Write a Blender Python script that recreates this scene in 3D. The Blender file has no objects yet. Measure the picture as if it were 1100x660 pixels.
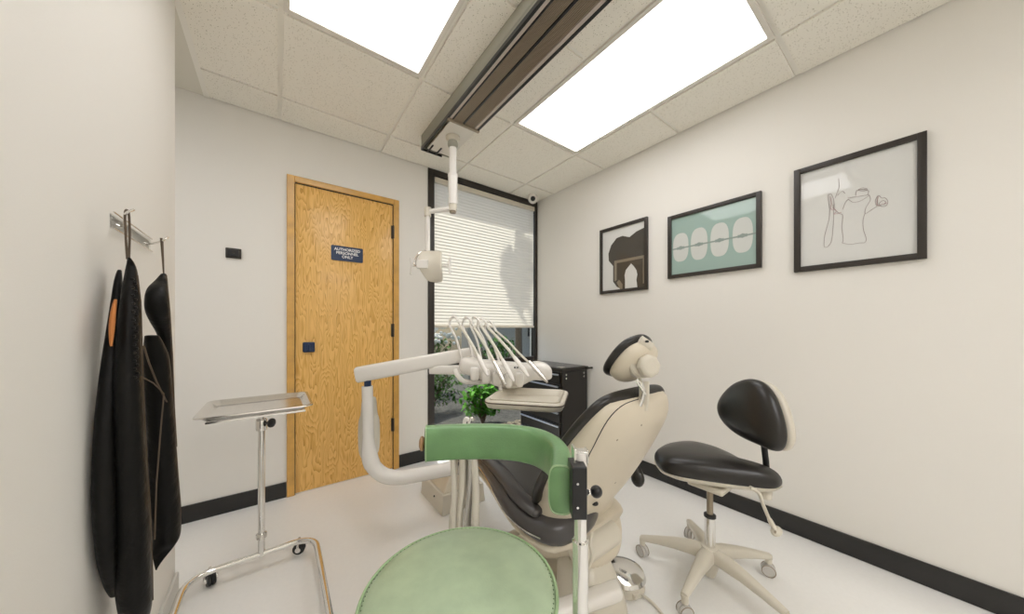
import bpy, bmesh, math, random
from mathutils import Vector, Matrix
random.seed(7)
R = math.radians
C = bpy.context.scene.collection
F, HX, HY, CZ = 337.0, 550.0, 353.0, 1.096
CT, ST = math.cos(R(36.8)), math.sin(R(36.8))
XR, YB, XL, ZC = 2.215, 2.516, -.335, 2.44      # right wall, back wall, left wall, ceiling

def W(px, py, D):
    "measured position of a photographed point at depth D"
    r = (px-HX)/F*D
    return Vector((CT*r+ST*D, -ST*r+CT*D, CZ+(HY-py)/F*D))
def atz(px, py, z): return W(px, py, F*(z-CZ)/(HY-py))
def aty(px, py, y=YB): d = W(px, py, 1.0); return W(px, py, y/d.y)
def atx(px, py, x=XR): d = W(px, py, 1.0); return W(px, py, x/d.x)

# ------------------------------------------------------------------ materials
def mat(name, col, rough=.5, metal=0, coat=0, bump=None, noise=None, emit=None, alpha=None, spec=None, trans=0, subs=0):
    m = bpy.data.materials.new(name); m.use_nodes = True
    nt = m.node_tree; b = nt.nodes['Principled BSDF']
    b.inputs['Base Color'].default_value = (*col, 1)
    b.inputs['Roughness'].default_value = rough
    b.inputs['Metallic'].default_value = metal
    b.inputs['Coat Weight'].default_value = coat
    b.inputs['Coat Roughness'].default_value = .03
    if spec is not None: b.inputs['Specular IOR Level'].default_value = spec
    if trans: b.inputs['Transmission Weight'].default_value = trans
    if subs: b.inputs['Subsurface Weight'].default_value = subs
    tc = nt.nodes.new('ShaderNodeTexCoord')
    if noise:                                        # (scale, amount, detail)
        n = nt.nodes.new('ShaderNodeTexNoise'); n.inputs['Scale'].default_value = noise[0]; n.inputs['Detail'].default_value = 6
        nt.links.new(tc.outputs['Object'], n.inputs['Vector'])
        r = nt.nodes.new('ShaderNodeValToRGB')
        a = noise[1]
        r.color_ramp.elements[0].position = .3; r.color_ramp.elements[1].position = .7
        r.color_ramp.elements[0].color = (*[c*(1-a) for c in col], 1)
        r.color_ramp.elements[1].color = (*[min(1, c*(1+a)) for c in col], 1)
        nt.links.new(n.outputs['Fac'], r.inputs['Fac']); nt.links.new(r.outputs['Color'], b.inputs['Base Color'])
    if bump:                                         # (scale, strength)
        n = nt.nodes.new('ShaderNodeTexNoise'); n.inputs['Scale'].default_value = bump[0]; n.inputs['Detail'].default_value = 4
        nt.links.new(tc.outputs['Object'], n.inputs['Vector'])
        bp = nt.nodes.new('ShaderNodeBump'); bp.inputs['Strength'].default_value = bump[1]; bp.inputs['Distance'].default_value = .01
        nt.links.new(n.outputs['Fac'], bp.inputs['Height']); nt.links.new(bp.outputs['Normal'], b.inputs['Normal'])
    if emit:
        b.inputs['Emission Color'].default_value = (*emit[0], 1); b.inputs['Emission Strength'].default_value = emit[1]
    return m

M = {}
M['wall'] = mat('wall_paint', (.81,.787,.738), .85, bump=(260,.04), noise=(1.2,.008))
M['floor'] = mat('floor_vinyl', (.87,.862,.84), .25, noise=(55,.012), bump=(140,.015))
M['drywall'] = mat('drywall', (.72,.69,.61), .9)
M['base_glare'] = mat('glare_baseboard', (.62,.61,.57), .3)  # grazing glare on the black left baseboard, put into a flat grey
M['base'] = mat('black_baseboard', (.016,.015,.014), .2, bump=(90,.05))
M['cream'] = mat('cream_plastic', (.66,.615,.52), .32, noise=(5,.03))
M['shell'] = mat('chair_shell', (.66,.59,.47), .38, noise=(4,.05))
M['white'] = mat('white_enamel', (.83,.80,.755), .25)
M['chrome'] = mat('chrome', (.82,.81,.79), .12, metal=1)
M['steel'] = mat('brushed_steel', (.74,.72,.69), .22, metal=1, bump=(60,.03))
M['black_vinyl'] = mat('black_vinyl', (.017,.015,.013), .30, bump=(400,.05))
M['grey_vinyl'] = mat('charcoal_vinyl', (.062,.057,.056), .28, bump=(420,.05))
M['black'] = mat('black_plastic', (.013,.013,.014), .3)
M['rubber'] = mat('black_rubber', (.02,.02,.02), .6)
M['dark_frame'] = mat('bronze_frame', (.028,.022,.017), .4)
M['nylon'] = mat('black_nylon', (.006,.0056,.005), .42, bump=(16,.8), spec=.18)
M['brown_strap'] = mat('brown_binding', (.10,.07,.045), .7)
M['orange'] = mat('orange_tag', (.55,.20,.05), .7)
M['green'] = mat('green_vinyl_glare', (.40,.50,.335), .36, noise=(26,.07), bump=(300,.08))  # panel glare on the seat is mixed into this paler green
M['green_pad'] = mat('green_pad_vinyl', (.16,.31,.135), .28, noise=(14,.10), bump=(260,.08))  # same vinyl as the seat, with the shaded tone as its colour
M['piping'] = mat('pale_green_piping', (.36,.50,.28), .4)
M['stitch'] = mat('dark_green_thread', (.06,.13,.05), .7)
M['track'] = mat('bronze_aluminium', (.31,.255,.185), .42, metal=.3)
M['track_side'] = mat('grey_green_side', (.31,.30,.24), .45)
M['track_strip'] = mat('pale_strip', (.52,.45,.40), .4)
M['navy'] = mat('navy_plate', (.008,.028,.085), .35)
M['letter'] = mat('white_letter', (.85,.85,.85), .5)
M['cab'] = mat('black_powder_coat', (.013,.011,.009), .35, bump=(200,.08))
M['alu'] = mat('aluminium_pull', (.66,.71,.82), .28, metal=1)  # blue daylight on the pulls is tinted into the metal
M['caster_clear'] = mat('clear_grey_caster', (.62,.60,.57), .2)
M['wood_knob'] = mat('wood_plug', (.36,.20,.09), .5)
M['paper'] = mat('white_print', (.66,.66,.635), .6, coat=1)
M['teal'] = mat('teal_print', (.30,.42,.375), .6, coat=1)
M['tooth'] = mat('tooth_print', (.58,.60,.565), .6, coat=1)
M['brace'] = mat('brace_print', (.26,.32,.29), .6, coat=1)
M['ink_brown'] = mat('dark_brown_print', (.045,.037,.027), .6, coat=1)
M['ink_tan'] = mat('tan_print', (.22,.185,.13), .6, coat=1)
M['ink_line'] = mat('thin_ink', (.34,.27,.27), .6)
M['ink_red'] = mat('thin_red_ink', (.45,.25,.26), .6)
M['seam'] = mat('brown_seam', (.07,.045,.03), .6)
M['hose'] = mat('cream_hose', (.70,.66,.57), .45)
M['grey_hose'] = mat('grey_hose', (.48,.46,.42), .45)
M['leaf'] = mat('leaf', (.045,.14,.012), .75, noise=(8,.5), spec=.15)
M['leaf2'] = mat('bright_leaf', (.075,.25,.015), .6, noise=(8,.5), spec=.2)
M['bark'] = mat('bark', (.17,.12,.08), .9, bump=(30,.6))
M['soil'] = mat('dark_mulch', (.060,.057,.05), .95, noise=(16,.45), bump=(40,.8))
M['gravel'] = mat('tan_gravel', (.20,.17,.12), .9, noise=(50,.4))
M['stucco'] = mat('tan_stucco', (.52,.46,.37), .9, bump=(60,.2))
M['blossom'] = mat('white_blossom', (.75,.74,.70), .8)
M['eave'] = mat('eave_paint', (.4,.36,.3), .8)

def two_layer(name, build):
    m = bpy.data.materials.new(name); m.use_nodes = True; nt = m.node_tree; nt.nodes.clear(); build(nt); return m
def glass_nodes(nt):
    o = nt.nodes.new('ShaderNodeOutputMaterial'); t = nt.nodes.new('ShaderNodeBsdfTransparent'); g = nt.nodes.new('ShaderNodeBsdfGlossy')
    g.inputs['Roughness'].default_value = .02; t.inputs['Color'].default_value = (.88,.90,.88,1)
    x = nt.nodes.new('ShaderNodeMixShader'); x.inputs[0].default_value = .035
    nt.links.new(t.outputs[0], x.inputs[1]); nt.links.new(g.outputs[0], x.inputs[2]); nt.links.new(x.outputs[0], o.inputs[0])
M['glass'] = two_layer('window_glass', glass_nodes)
def acrylic_nodes(nt):
    o = nt.nodes.new('ShaderNodeOutputMaterial'); t = nt.nodes.new('ShaderNodeBsdfTransparent'); g = nt.nodes.new('ShaderNodeBsdfGlossy')
    g.inputs['Roughness'].default_value = .05; t.inputs['Color'].default_value = (.97,.97,.96,1)
    x = nt.nodes.new('ShaderNodeMixShader'); x.inputs[0].default_value = .05
    nt.links.new(t.outputs[0], x.inputs[1]); nt.links.new(g.outputs[0], x.inputs[2]); nt.links.new(x.outputs[0], o.inputs[0])
M['acrylic'] = two_layer('clear_acrylic', acrylic_nodes)
def shade_nodes(nt):
    o = nt.nodes.new('ShaderNodeOutputMaterial'); d = nt.nodes.new('ShaderNodeBsdfDiffuse'); t = nt.nodes.new('ShaderNodeBsdfTranslucent')
    d.inputs['Color'].default_value = (.80,.75,.66,1); t.inputs['Color'].default_value = (.87,.815,.735,1)
    x = nt.nodes.new('ShaderNodeMixShader'); x.inputs[0].default_value = .6
    nt.links.new(d.outputs[0], x.inputs[1]); nt.links.new(t.outputs[0], x.inputs[2]); nt.links.new(x.outputs[0], o.inputs[0])
M['shade'] = two_layer('cellular_shade', shade_nodes)

def tile_mat():
    m = mat('acoustic_tile', (.66,.62,.535), .95); nt = m.node_tree; b = nt.nodes['Principled BSDF']
    tc = nt.nodes.new('ShaderNodeTexCoord')
    v = nt.nodes.new('ShaderNodeTexVoronoi'); v.inputs['Scale'].default_value = 125
    n = nt.nodes.new('ShaderNodeTexNoise'); n.inputs['Scale'].default_value = 60; n.inputs['Detail'].default_value = 3
    nt.links.new(tc.outputs['Object'], v.inputs['Vector']); nt.links.new(tc.outputs['Object'], n.inputs['Vector'])
    r1 = nt.nodes.new('ShaderNodeMath'); r1.operation = 'LESS_THAN'; r1.inputs[1].default_value = .21
    nt.links.new(v.outputs['Distance'], r1.inputs[0])
    r2 = nt.nodes.new('ShaderNodeMath'); r2.operation = 'GREATER_THAN'; r2.inputs[1].default_value = .46
    nt.links.new(n.outputs['Fac'], r2.inputs[0])
    mu = nt.nodes.new('ShaderNodeMath'); mu.operation = 'MULTIPLY'; nt.links.new(r1.outputs[0], mu.inputs[0]); nt.links.new(r2.outputs[0], mu.inputs[1])
    mx = nt.nodes.new('ShaderNodeMixRGB'); mx.inputs[1].default_value = (.88,.85,.77,1); mx.inputs[2].default_value = (.42,.385,.30,1)
    nt.links.new(mu.outputs[0], mx.inputs[0]); nt.links.new(mx.outputs[0], b.inputs['Base Color'])
    return m
M['tile'] = tile_mat()
M['grid'] = mat('ceiling_grid_metal', (.86,.835,.77), .6)
M['diffuser'] = mat('lit_diffuser', (.9,.9,.9), .5, emit=((1,.99,1.0), 4.1))
M['diffuser_fill'] = mat('lit_diffuser_fill', (.9,.9,.9), .5, emit=((1,.99,1.0), 6.5))  # brighter diffuser for the added, unseen fill panels
M['light_frame'] = mat('light_frame_white', (.74,.71,.65), .5)

def oak():
    m = mat('oak_veneer', (.6,.36,.13), .28, coat=.1, spec=.35); nt = m.node_tree; b = nt.nodes['Principled BSDF']
    tc = nt.nodes.new('ShaderNodeTexCoord')
    # distort the coordinates, then read them as cathedral bands
    mp = nt.nodes.new('ShaderNodeMapping'); mp.inputs['Scale'].default_value = (8,1,1.5)
    nt.links.new(tc.outputs['Object'], mp.inputs['Vector'])
    n = nt.nodes.new('ShaderNodeTexNoise'); n.inputs['Scale'].default_value = 1.1; n.inputs['Detail'].default_value = 2.5
    nt.links.new(mp.outputs[0], n.inputs['Vector'])
    ml = nt.nodes.new('ShaderNodeMath'); ml.operation = 'MULTIPLY'; ml.inputs[1].default_value = 27
    nt.links.new(n.outputs['Fac'], ml.inputs[0])
    fr = nt.nodes.new('ShaderNodeMath'); fr.operation = 'FRACT'; nt.links.new(ml.outputs[0], fr.inputs[0])
    mp2 = nt.nodes.new('ShaderNodeMapping'); mp2.inputs['Scale'].default_value = (160,10,4)
    nt.links.new(tc.outputs['Object'], mp2.inputs['Vector'])
    n2 = nt.nodes.new('ShaderNodeTexNoise'); n2.inputs['Scale'].default_value = 1; n2.inputs['Detail'].default_value = 3
    nt.links.new(mp2.outputs[0], n2.inputs['Vector'])
    ad = nt.nodes.new('ShaderNodeMath'); ad.operation = 'MULTIPLY_ADD'; ad.inputs[1].default_value = .65
    nt.links.new(fr.outputs[0], ad.inputs[0]); nt.links.new(n2.outputs['Fac'], ad.inputs[2])
    cr = nt.nodes.new('ShaderNodeValToRGB')
    e = cr.color_ramp.elements
    e[0].position = .25; e[0].color = (.33,.14,.018,1); e[1].position = .95; e[1].color = (.84,.52,.17,1)
    k = cr.color_ramp.elements.new(.55); k.color = (.68,.37,.085,1)
    nt.links.new(ad.outputs[0], cr.inputs['Fac']); nt.links.new(cr.outputs['Color'], b.inputs['Base Color'])
    return m
M['oak'] = oak()
M['oak_trim'] = mat('oak_casing', (.62,.35,.085), .32, coat=.2, noise=(14,.14))

# ------------------------------------------------------------------ mesh builder
class MB:
    def __init__(s): s.bm = bmesh.new()
    def faces(s, verts, faces, mi=0):
        vs = [s.bm.verts.new(v) for v in verts]
        for f in faces:
            try: s.bm.faces.new([vs[i] for i in f]).material_index = mi
            except ValueError: pass
        return s
    def box(s, a, b, mi=0, rot=None, piv=None):
        x0,y0,z0 = a; x1,y1,z1 = b
        v = [Vector(p) for p in ((x0,y0,z0),(x1,y0,z0),(x1,y1,z0),(x0,y1,z0),(x0,y0,z1),(x1,y0,z1),(x1,y1,z1),(x0,y1,z1))]
        if rot is not None:
            p = Vector(piv) if piv is not None else (Vector(a)+Vector(b))/2
            v = [p+rot@(q-p) for q in v]
        return s.faces(v, [(0,3,2,1),(4,5,6,7),(0,1,5,4),(1,2,6,5),(2,3,7,6),(3,0,4,7)], mi)
    def loft(s, rings, cap=True, mi=0, closed=False):
        n = len(rings[0]); vs = [[s.bm.verts.new(p) for p in r] for r in rings]
        m = len(rings)
        for i in range(m if closed else m-1):
            a, b = vs[i], vs[(i+1) % m]
            for j in range(n):
                s.bm.faces.new((a[j], a[(j+1)%n], b[(j+1)%n], b[j])).material_index = mi
        if cap and not closed:
            s.bm.faces.new(list(reversed(vs[0]))).material_index = mi; s.bm.faces.new(vs[-1]).material_index = mi
        return s
    def tube(s, pts, r, n=12, mi=0, closed=False, flat=1.0, up=None):
        "sweep a round (or flattened) section along points"
        pts = [Vector(p) for p in pts]; m = len(pts); rings = []; pn = None
        for i, p in enumerate(pts):
            if closed: t = (pts[(i+1)%m]-pts[i-1]).normalized()
            else: t = (pts[min(i+1,m-1)]-pts[max(i-1,0)]).normalized()
            if up is not None: a = Vector(up)
            elif pn is None: a = Vector((0,0,1)) if abs(t.z) < .9 else Vector((1,0,0))
            else: a = pn
            a = (a - t*a.dot(t)).normalized(); pn = a; b = t.cross(a)
            rr = r[i] if isinstance(r, (list, tuple)) else r
            rings.append([p + a*math.sin(2*math.pi*k/n)*rr*flat + b*math.cos(2*math.pi*k/n)*rr for k in range(n)])
        return s.loft(rings, not closed, mi, closed)
    def lathe(s, prof, c=(0,0,0), axis=(0,0,1), n=32, mi=0):
        "prof: (radius, height) along the axis"
        c = Vector(c); ax = Vector(axis).normalized(); a = Vector((1,0,0)) if abs(ax.x) < .9 else Vector((0,1,0))
        a = (a-ax*a.dot(ax)).normalized(); b = ax.cross(a)
        return s.loft([[c+ax*h+(a*math.cos(2*math.pi*k/n)+b*math.sin(2*math.pi*k/n))*max(r,1e-4) for k in range(n)] for r,h in prof], True, mi)
    def cyl(s, a, b, r, r2=None, n=24, mi=0):
        a, b = Vector(a), Vector(b); return s.lathe([(r,0),(r2 if r2 is not None else r,(b-a).length)], a, b-a, n, mi)
    def ball(s, c, r, n=20, mi=0, sc=(1,1,1), rot=None):
        mt = Matrix.Translation(Vector(c)) @ (rot.to_4x4() if rot is not None else Matrix()) @ Matrix.Diagonal((r*sc[0],r*sc[1],r*sc[2],1))
        g = bmesh.ops.create_uvsphere(s.bm, u_segments=n, v_segments=max(8,n//2), radius=1, matrix=mt)
        for v in g['verts']:
            for f in v.link_faces: f.material_index = mi
        return s
    def prism(s, pts, d, mi=0):
        "flat polygon pts extruded by vector d"
        n = len(pts); d = Vector(d); v = [Vector(p) for p in pts]
        return s.faces(v+[p+d for p in v], [tuple(range(n-1,-1,-1)), tuple(range(n,2*n))]+[(i,(i+1)%n,n+(i+1)%n,n+i) for i in range(n)], mi)
    def build(s, name, m, parent=None, smooth=True, bevel=0, sub=0, sharp=35):
        bmesh.ops.recalc_face_normals(s.bm, faces=s.bm.faces[:])
        me = bpy.data.meshes.new(name); 
        for f in s.bm.faces: f.smooth = smooth
        if smooth:
            for e in s.bm.edges:
                if len(e.link_faces) == 2 and e.calc_face_angle(0) > R(sharp): e.smooth = False
        s.bm.to_mesh(me); s.bm.free()
        for k in (m if isinstance(m, list) else [m]): me.materials.append(k)
        o = bpy.data.objects.new(name, me); C.objects.link(o)
        if parent is not None: put(o, parent)
        if bevel:
            b = o.modifiers.new('bevel', 'BEVEL'); b.width = bevel; b.segments = 3; b.limit_method = 'ANGLE'; b.angle_limit = R(35)
            for p in me.polygons: p.use_smooth = True
            b.harden_normals = False
        if sub:
            b = o.modifiers.new('sub', 'SUBSURF'); b.levels = sub; b.render_levels = sub
        return o
def put(o, parent):
    base = Vector((0,0,0)); p = parent
    while p is not None: base += p.location; p = p.parent
    o.parent = parent
    if o.type == 'MESH': o.data.transform(Matrix.Translation(-base))
def thing(name, label, cat, loc=(0,0,0), group=None):
    o = bpy.data.objects.new(name, None); C.objects.link(o); o.location = loc; o.empty_display_size = .05
    o['label'] = label; o['category'] = cat
    if group: o['group'] = group
    return o
def tag(o, label=None, cat=None, group=None, kind=None):
    if label: o['label'] = label
    if cat: o['category'] = cat
    if group: o['group'] = group
    if kind: o['kind'] = kind
    return o
def struct(o): o['kind'] = 'structure'; return o
def spline(pts, n=8, closed=False):
    pts = [Vector(p) for p in pts]; out = []; m = len(pts)
    for i in range(m if closed else m-1):
        if closed: p0,p1,p2,p3 = pts[i-1],pts[i],pts[(i+1)%m],pts[(i+2)%m]
        else: p0,p1,p2,p3 = pts[max(i-1,0)],pts[i],pts[i+1],pts[min(i+2,m-1)]
        for k in range(n):
            t = k/n
            out.append(.5*((2*p1)+(p2-p0)*t+(2*p0-5*p1+4*p2-p3)*t*t+(3*p1-p0-3*p2+p3)*t**3))
    if not closed: out.append(pts[-1])
    return out
def ring(c, a, b, r1, r2, n=28, p=2.0):
    c, a, b = Vector(c), Vector(a), Vector(b); out = []
    for k in range(n):
        t = 2*math.pi*k/n; x, y = math.cos(t), math.sin(t)
        out.append(c + a*r1*math.copysign(abs(x)**(2/p), x) + b*r2*math.copysign(abs(y)**(2/p), y))
    return out

# ================================================================== ROOM
def shell():
    struct(MB().box((-1.9,-2.2,-.08),(XR+.12,YB+.12,0)).build('floor', M['floor'], smooth=False))
    wx0 = 1.005                      # the window opening starts here and runs to the corner
    b = MB(); b.box((-2.0,YB,0),(wx0,YB+.12,ZC+.1)); b.box((wx0,YB,ZC-.004),(XR,YB+.12,ZC+.1)); b.box((wx0,YB,0),(XR,YB+.12,.02)); struct(b.build('wall_back', M['wall'], smooth=False))
    struct(MB().box((XR,-2.2,0),(XR+.12,YB+.12,ZC+.1)).build('wall_right', M['wall'], smooth=False))
    struct(MB().box((XL-.13,-2.2,0),(XL,1.852,ZC+.1)).build('wall_left', M['wall'], smooth=False))
    struct(MB().box((-2.0,-2.2,0),(-1.9,YB,ZC+.1)).build('wall_alcove', M['wall'], smooth=False))
    struct(MB().box((-2.0,-2.3,0),(XR+.12,-2.2,ZC+.1)).build('wall_rear', M['wall'], smooth=False))
    # baseboards
    bh = .098
    def bb(name, a, b_, prof): 
        struct(MB().box(a, b_).build(name, M['base_glare' if name == 'baseboard_left' else 'base'], bevel=.003))
    bb('baseboard_right', (XR-.012,-2.19,0), (XR,YB,bh), 0)
    bb('baseboard_back', (-1.9,YB-.012,0), (.046,YB,bh), 0)
    bb('baseboard_back_right', (.765,YB-.012,0), (1.0,YB,bh), 0)
    bb('baseboard_left', (XL,-2.19,0), (XL+.012,1.852,bh), 0)
    # ceiling: one mesh, sunk grid with tiles standing a little below it
    g = .6096; xs = [XL]+[.012+g*i for i in range(4)]+[XR]; ys = [YB]+[2.252-g*i for i in range(8)]+[-2.2]
    b = MB(); b.box((XL,-2.2,ZC+.006),(XR,YB,ZC+.06),1)
    b.box((-1.95,-2.2,ZC),(XL-.001,YB,ZC+.06),2)
    lights = {(1,2),(3,2),(1,3),(3,3),(1,6),(1,7),(2,6),(2,7)}
    for i in range(len(xs)-1):
        for j in range(len(ys)-1):
            if (i,j) in lights: continue
            x0, x1, y1, y0 = xs[i]+.011, xs[i+1]-.011, ys[j]-.011, ys[j+1]+.011
            if i == 0: x0 = XL+.018
            b.box((x0,y0,ZC-.004),(x1,y1,ZC+.0065),0)
    struct(b.build('ceiling', [M['tile'], M['grid'], M['drywall']], smooth=False))
    b = MB()
    b.box((XL-.004,-2.2,ZC-.006),(XL+.018,YB,ZC)); struct(b.build('trim_1', M['grid'], smooth=False))
    # troffers; the rear pair is unseen, added to even out the light
    for k, (i, j, lab) in enumerate(((1,2,'large lit ceiling panel on the left, nearer the dark door side'), (3,2,'large lit ceiling panel on the right, above the framed pictures'),
                          (1,6,'added fill panel in the ceiling behind the left one, out of view'), (2,6,'added fill panel in the ceiling at the back of the room, out of view'))):
        x0, x1, y1, y0 = xs[i]+.008, xs[i+1]-.008, ys[j]-.008, ys[j+2]+.008
        t = thing('ceiling_light', lab.replace('nearer the dark door side', 'over the green stool side'), 'ceiling light', ((x0+x1)/2,(y0+y1)/2,ZC), 'recessed ceiling light panels')
        w = .022; f = MB()
        for (a, c) in (((x0,y0),(x0+w,y1)),((x1-w,y0),(x1,y1)),((x0+w,y0),(x1-w,y0+w)),((x0+w,y1-w),(x1-w,y1))):
            f.box((a[0],a[1],ZC-.006),(c[0],c[1],ZC+.006))
        f.build('frame', M['light_frame'], t, smooth=False)
        MB().box((x0+w,y0+w,ZC-.001),(x1-w,y1-w,ZC+.003)).build('diffuser', M['diffuser' if j == 2 else 'diffuser_fill'], t, smooth=False)
shell()

# unseen fill panel added beyond the left wall to brighten the back wall
def hall_fill():
    t = thing('ceiling_light', 'added fill panel in the side hall ceiling, unseen behind the left wall', 'ceiling light', (-1.2,1.3,ZC), 'recessed ceiling light panels')
    f = MB()
    for a, c in (((-1.5,.7),(-1.478,1.9)),((-.922,.7),(-.90,1.9)),((-1.478,.7),(-.922,.722)),((-1.478,1.878),(-.922,1.9))): f.box((a[0],a[1],ZC-.012),(c[0],c[1],ZC-.0005))
    f.build('frame', M['light_frame'], t, smooth=False)
    MB().box((-1.478,.722,ZC-.006),(-.922,1.878,ZC-.002)).build('diffuser', M['diffuser_fill'], t, smooth=False)
hall_fill()

# ---- door in the back wall
def door():
    x0, x1, zt = aty(308,188).x, aty(428,217).x, 2.098
    w = .046
    d = MB().box((x0+w,YB-.006,.008),(x1-w,YB+.03,zt-w)).build('door_1', M['oak'], smooth=False, bevel=.002); struct(d)
    f = MB()
    f.box((x0,YB-.02,0),(x0+w-.004,YB+.03,zt)); f.box((x1-w+.004,YB-.02,0),(x1,YB+.03,zt)); f.box((x0+w-.004,YB-.02,zt-w+.006),(x1-w+.004,YB+.03,zt))
    f.build('door_frame', M['oak_trim'], d, bevel=.003)
    g = MB(); g.box((x0+w-.0045,YB-.010,0),(x0+w,YB+.02,zt-w)); g.box((x1-w,YB-.010,0),(x1-w+.0045,YB+.02,zt-w)); g.box((x0+w,YB-.010,zt-w),(x1-w,YB+.02,zt-w+.0065))
    g.build('door_gap_seal', M['rubber'], d, smooth=False)
    for py in (250,355,456):
        p = aty(421.5, py); h = MB(); h.cyl((x1-w+.002,YB-.016,p.z-.05),(x1-w+.002,YB-.016,p.z+.05),.008,n=12); h.box((x1-w-.012,YB-.012,p.z-.05),(x1-w+.003,YB-.007,p.z+.05)); h.build('hinge', M['dark_frame'], d)
    p = aty(331.5,373); k = MB().box((p.x-.034,YB-.03,p.z-.034),(p.x+.034,YB-.006,p.z+.034)).build('deadbolt', M['navy'], d, bevel=.008)
    MB().box((p.x-.006,YB-.045,p.z-.02),(p.x+.006,YB-.03,p.z+.02)).build('thumb_turn', M['navy'], k, bevel=.003)
    # sign
    a, c = aty(355.5,263.5), aty(389.5,281.5); s = thing('door_sign', 'small navy sign with white capitals on the oak door', 'sign', ((a.x+c.x)/2,YB-.006,(a.z+c.z)/2))
    cx, cz = (a.x+c.x)/2, (aty(355.5,263.5).z+aty(355.5,279).z)/2
    hw, hh = (c.x-a.x)/2, .052
    pts = []
    for (sx, sz, a0) in ((1,1,0),(-1,1,90),(-1,-1,180),(1,-1,270)):
        for q in range(5):
            t = R(a0+q*22.5); pts.append((cx+sx*(hw-.008)+.008*math.cos(t), YB-.006, cz+sz*(hh-.008)+.008*math.sin(t)))
    MB().prism(pts, (0,-.006,0)).build('plate', M['navy'], s, smooth=False)
    for i, txt in enumerate(('AUTHORIZED','PERSONNEL','ONLY')):
        cu = bpy.data.curves.new('lettering','FONT'); cu.body = txt; cu.align_x = 'CENTER'; cu.size = .0265; cu.extrude = .0006; cu.offset = .0006
        o = bpy.data.objects.new('tmp', cu); C.objects.link(o); bpy.context.view_layer.update()
        me = bpy.data.meshes.new_from_object(o.evaluated_get(bpy.context.evaluated_depsgraph_get())); bpy.data.objects.remove(o)
        me.transform(Matrix.Translation((cx-.0, YB-.0128, cz+.019-i*.0255)) @ Matrix.Rotation(R(90),4,'X'))
        me.materials.clear(); me.materials.append(M['letter'])
        lo = bpy.data.objects.new('lettering', me); C.objects.link(lo); put(lo, s)
door()

# ---- small wall devices
def devices():
    p = aty(251,272.5); t = thing('wall_sensor', 'small dark square control on the wall left of the door', 'wall control', (p.x,YB,p.z))
    MB().box((p.x-.036,YB-.012,p.z-.030),(p.x+.036,YB,p.z+.030)).build('backplate', M['dark_frame'], t, bevel=.004)
    MB().box((p.x-.026,YB-.024,p.z-.020),(p.x+.026,YB-.012,p.z+.020)).build('cover', M['black'], t, bevel=.005)
    MB().cyl((p.x,YB-.027,p.z),(p.x,YB-.024,p.z),.006).build('button', M['dark_frame'], t)
    c = aty(572.5,213.5,2.40); t = thing('security_camera', 'small white round camera with black lens in the ceiling corner', 'security camera', (c.x-.02,c.y,ZC))
    d = (Vector((0,0,CZ))-c).normalized()
    MB().lathe([(.034,0),(.036,-.008),(.030,-.014)], (c.x,c.y,ZC-.001)).build('mount', M['white'], t)
    MB().ball(c, .050).build('housing', M['white'], t)
    MB().lathe([(.024,.0),(.023,.008),(.016,.012),(.0,.013)], c+d*.042, d).build('lens', M['black'], t)
devices()

# ---- window with its shade
def window():
    x0, x1 = 1.005, XR; z0, z1 = .02, ZC-.004
    f = MB(); y0, y1 = YB-.01, YB+.06; w = .055
    f.box((x0,y0,z0),(x0+w,y1,z1)); f.box((x1-.03,y0,z0),(x1,y1,z1)); f.box((x0+w,y0,z1-.05),(x1-.03,y1,z1)); f.box((x0+w,y0,z0),(x1-.03,y1,z0+.06))
    wd = struct(f.build('window_1', M['dark_frame'], smooth=False, bevel=.002))
    MB().box((x0+w,YB+.0,.735),(x1-.03,y1-.01,.80)).build('mullion', M['dark_frame'], wd, bevel=.002)
    MB().box((x0+w,YB+.03,z0+.06),(x1-.03,YB+.036,z1-.05)).build('window_pane', M['glass'], wd, smooth=False)
    # cellular shade
    s = thing('cellular_shade', 'cream pleated window shade drawn halfway down, glowing with daylight', 'window shade', ((x0+x1)/2, YB+.015, 1.1))
    sx0, sx1 = x0+w+.006, x1-.036; zb, zt = 1.108, 2.335; n = 44; v = []; fc = []
    for i in range(2*n+1):
        z = zb+.012+(zt-zb-.012)*i/(2*n); y = YB+.018+(.0016 if i % 2 else -.0016)
        v += [(sx0,y,z),(sx1,y,z)]
    fc = [(2*i,2*i+1,2*i+3,2*i+2) for i in range(2*n)]
    MB().faces(v, fc).build('pleated_fabric', M['shade'], s, smooth=False)
    MB().box((sx0,YB-.004,zt),(sx1,YB+.028,zt+.045)).build('headrail', M['cream'], s, bevel=.003)
    MB().box((sx0,YB+.004,zb-.006),(sx1,YB+.026,zb+.014)).build('bottom_rail', M['cream'], s, bevel=.003)
window()

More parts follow.
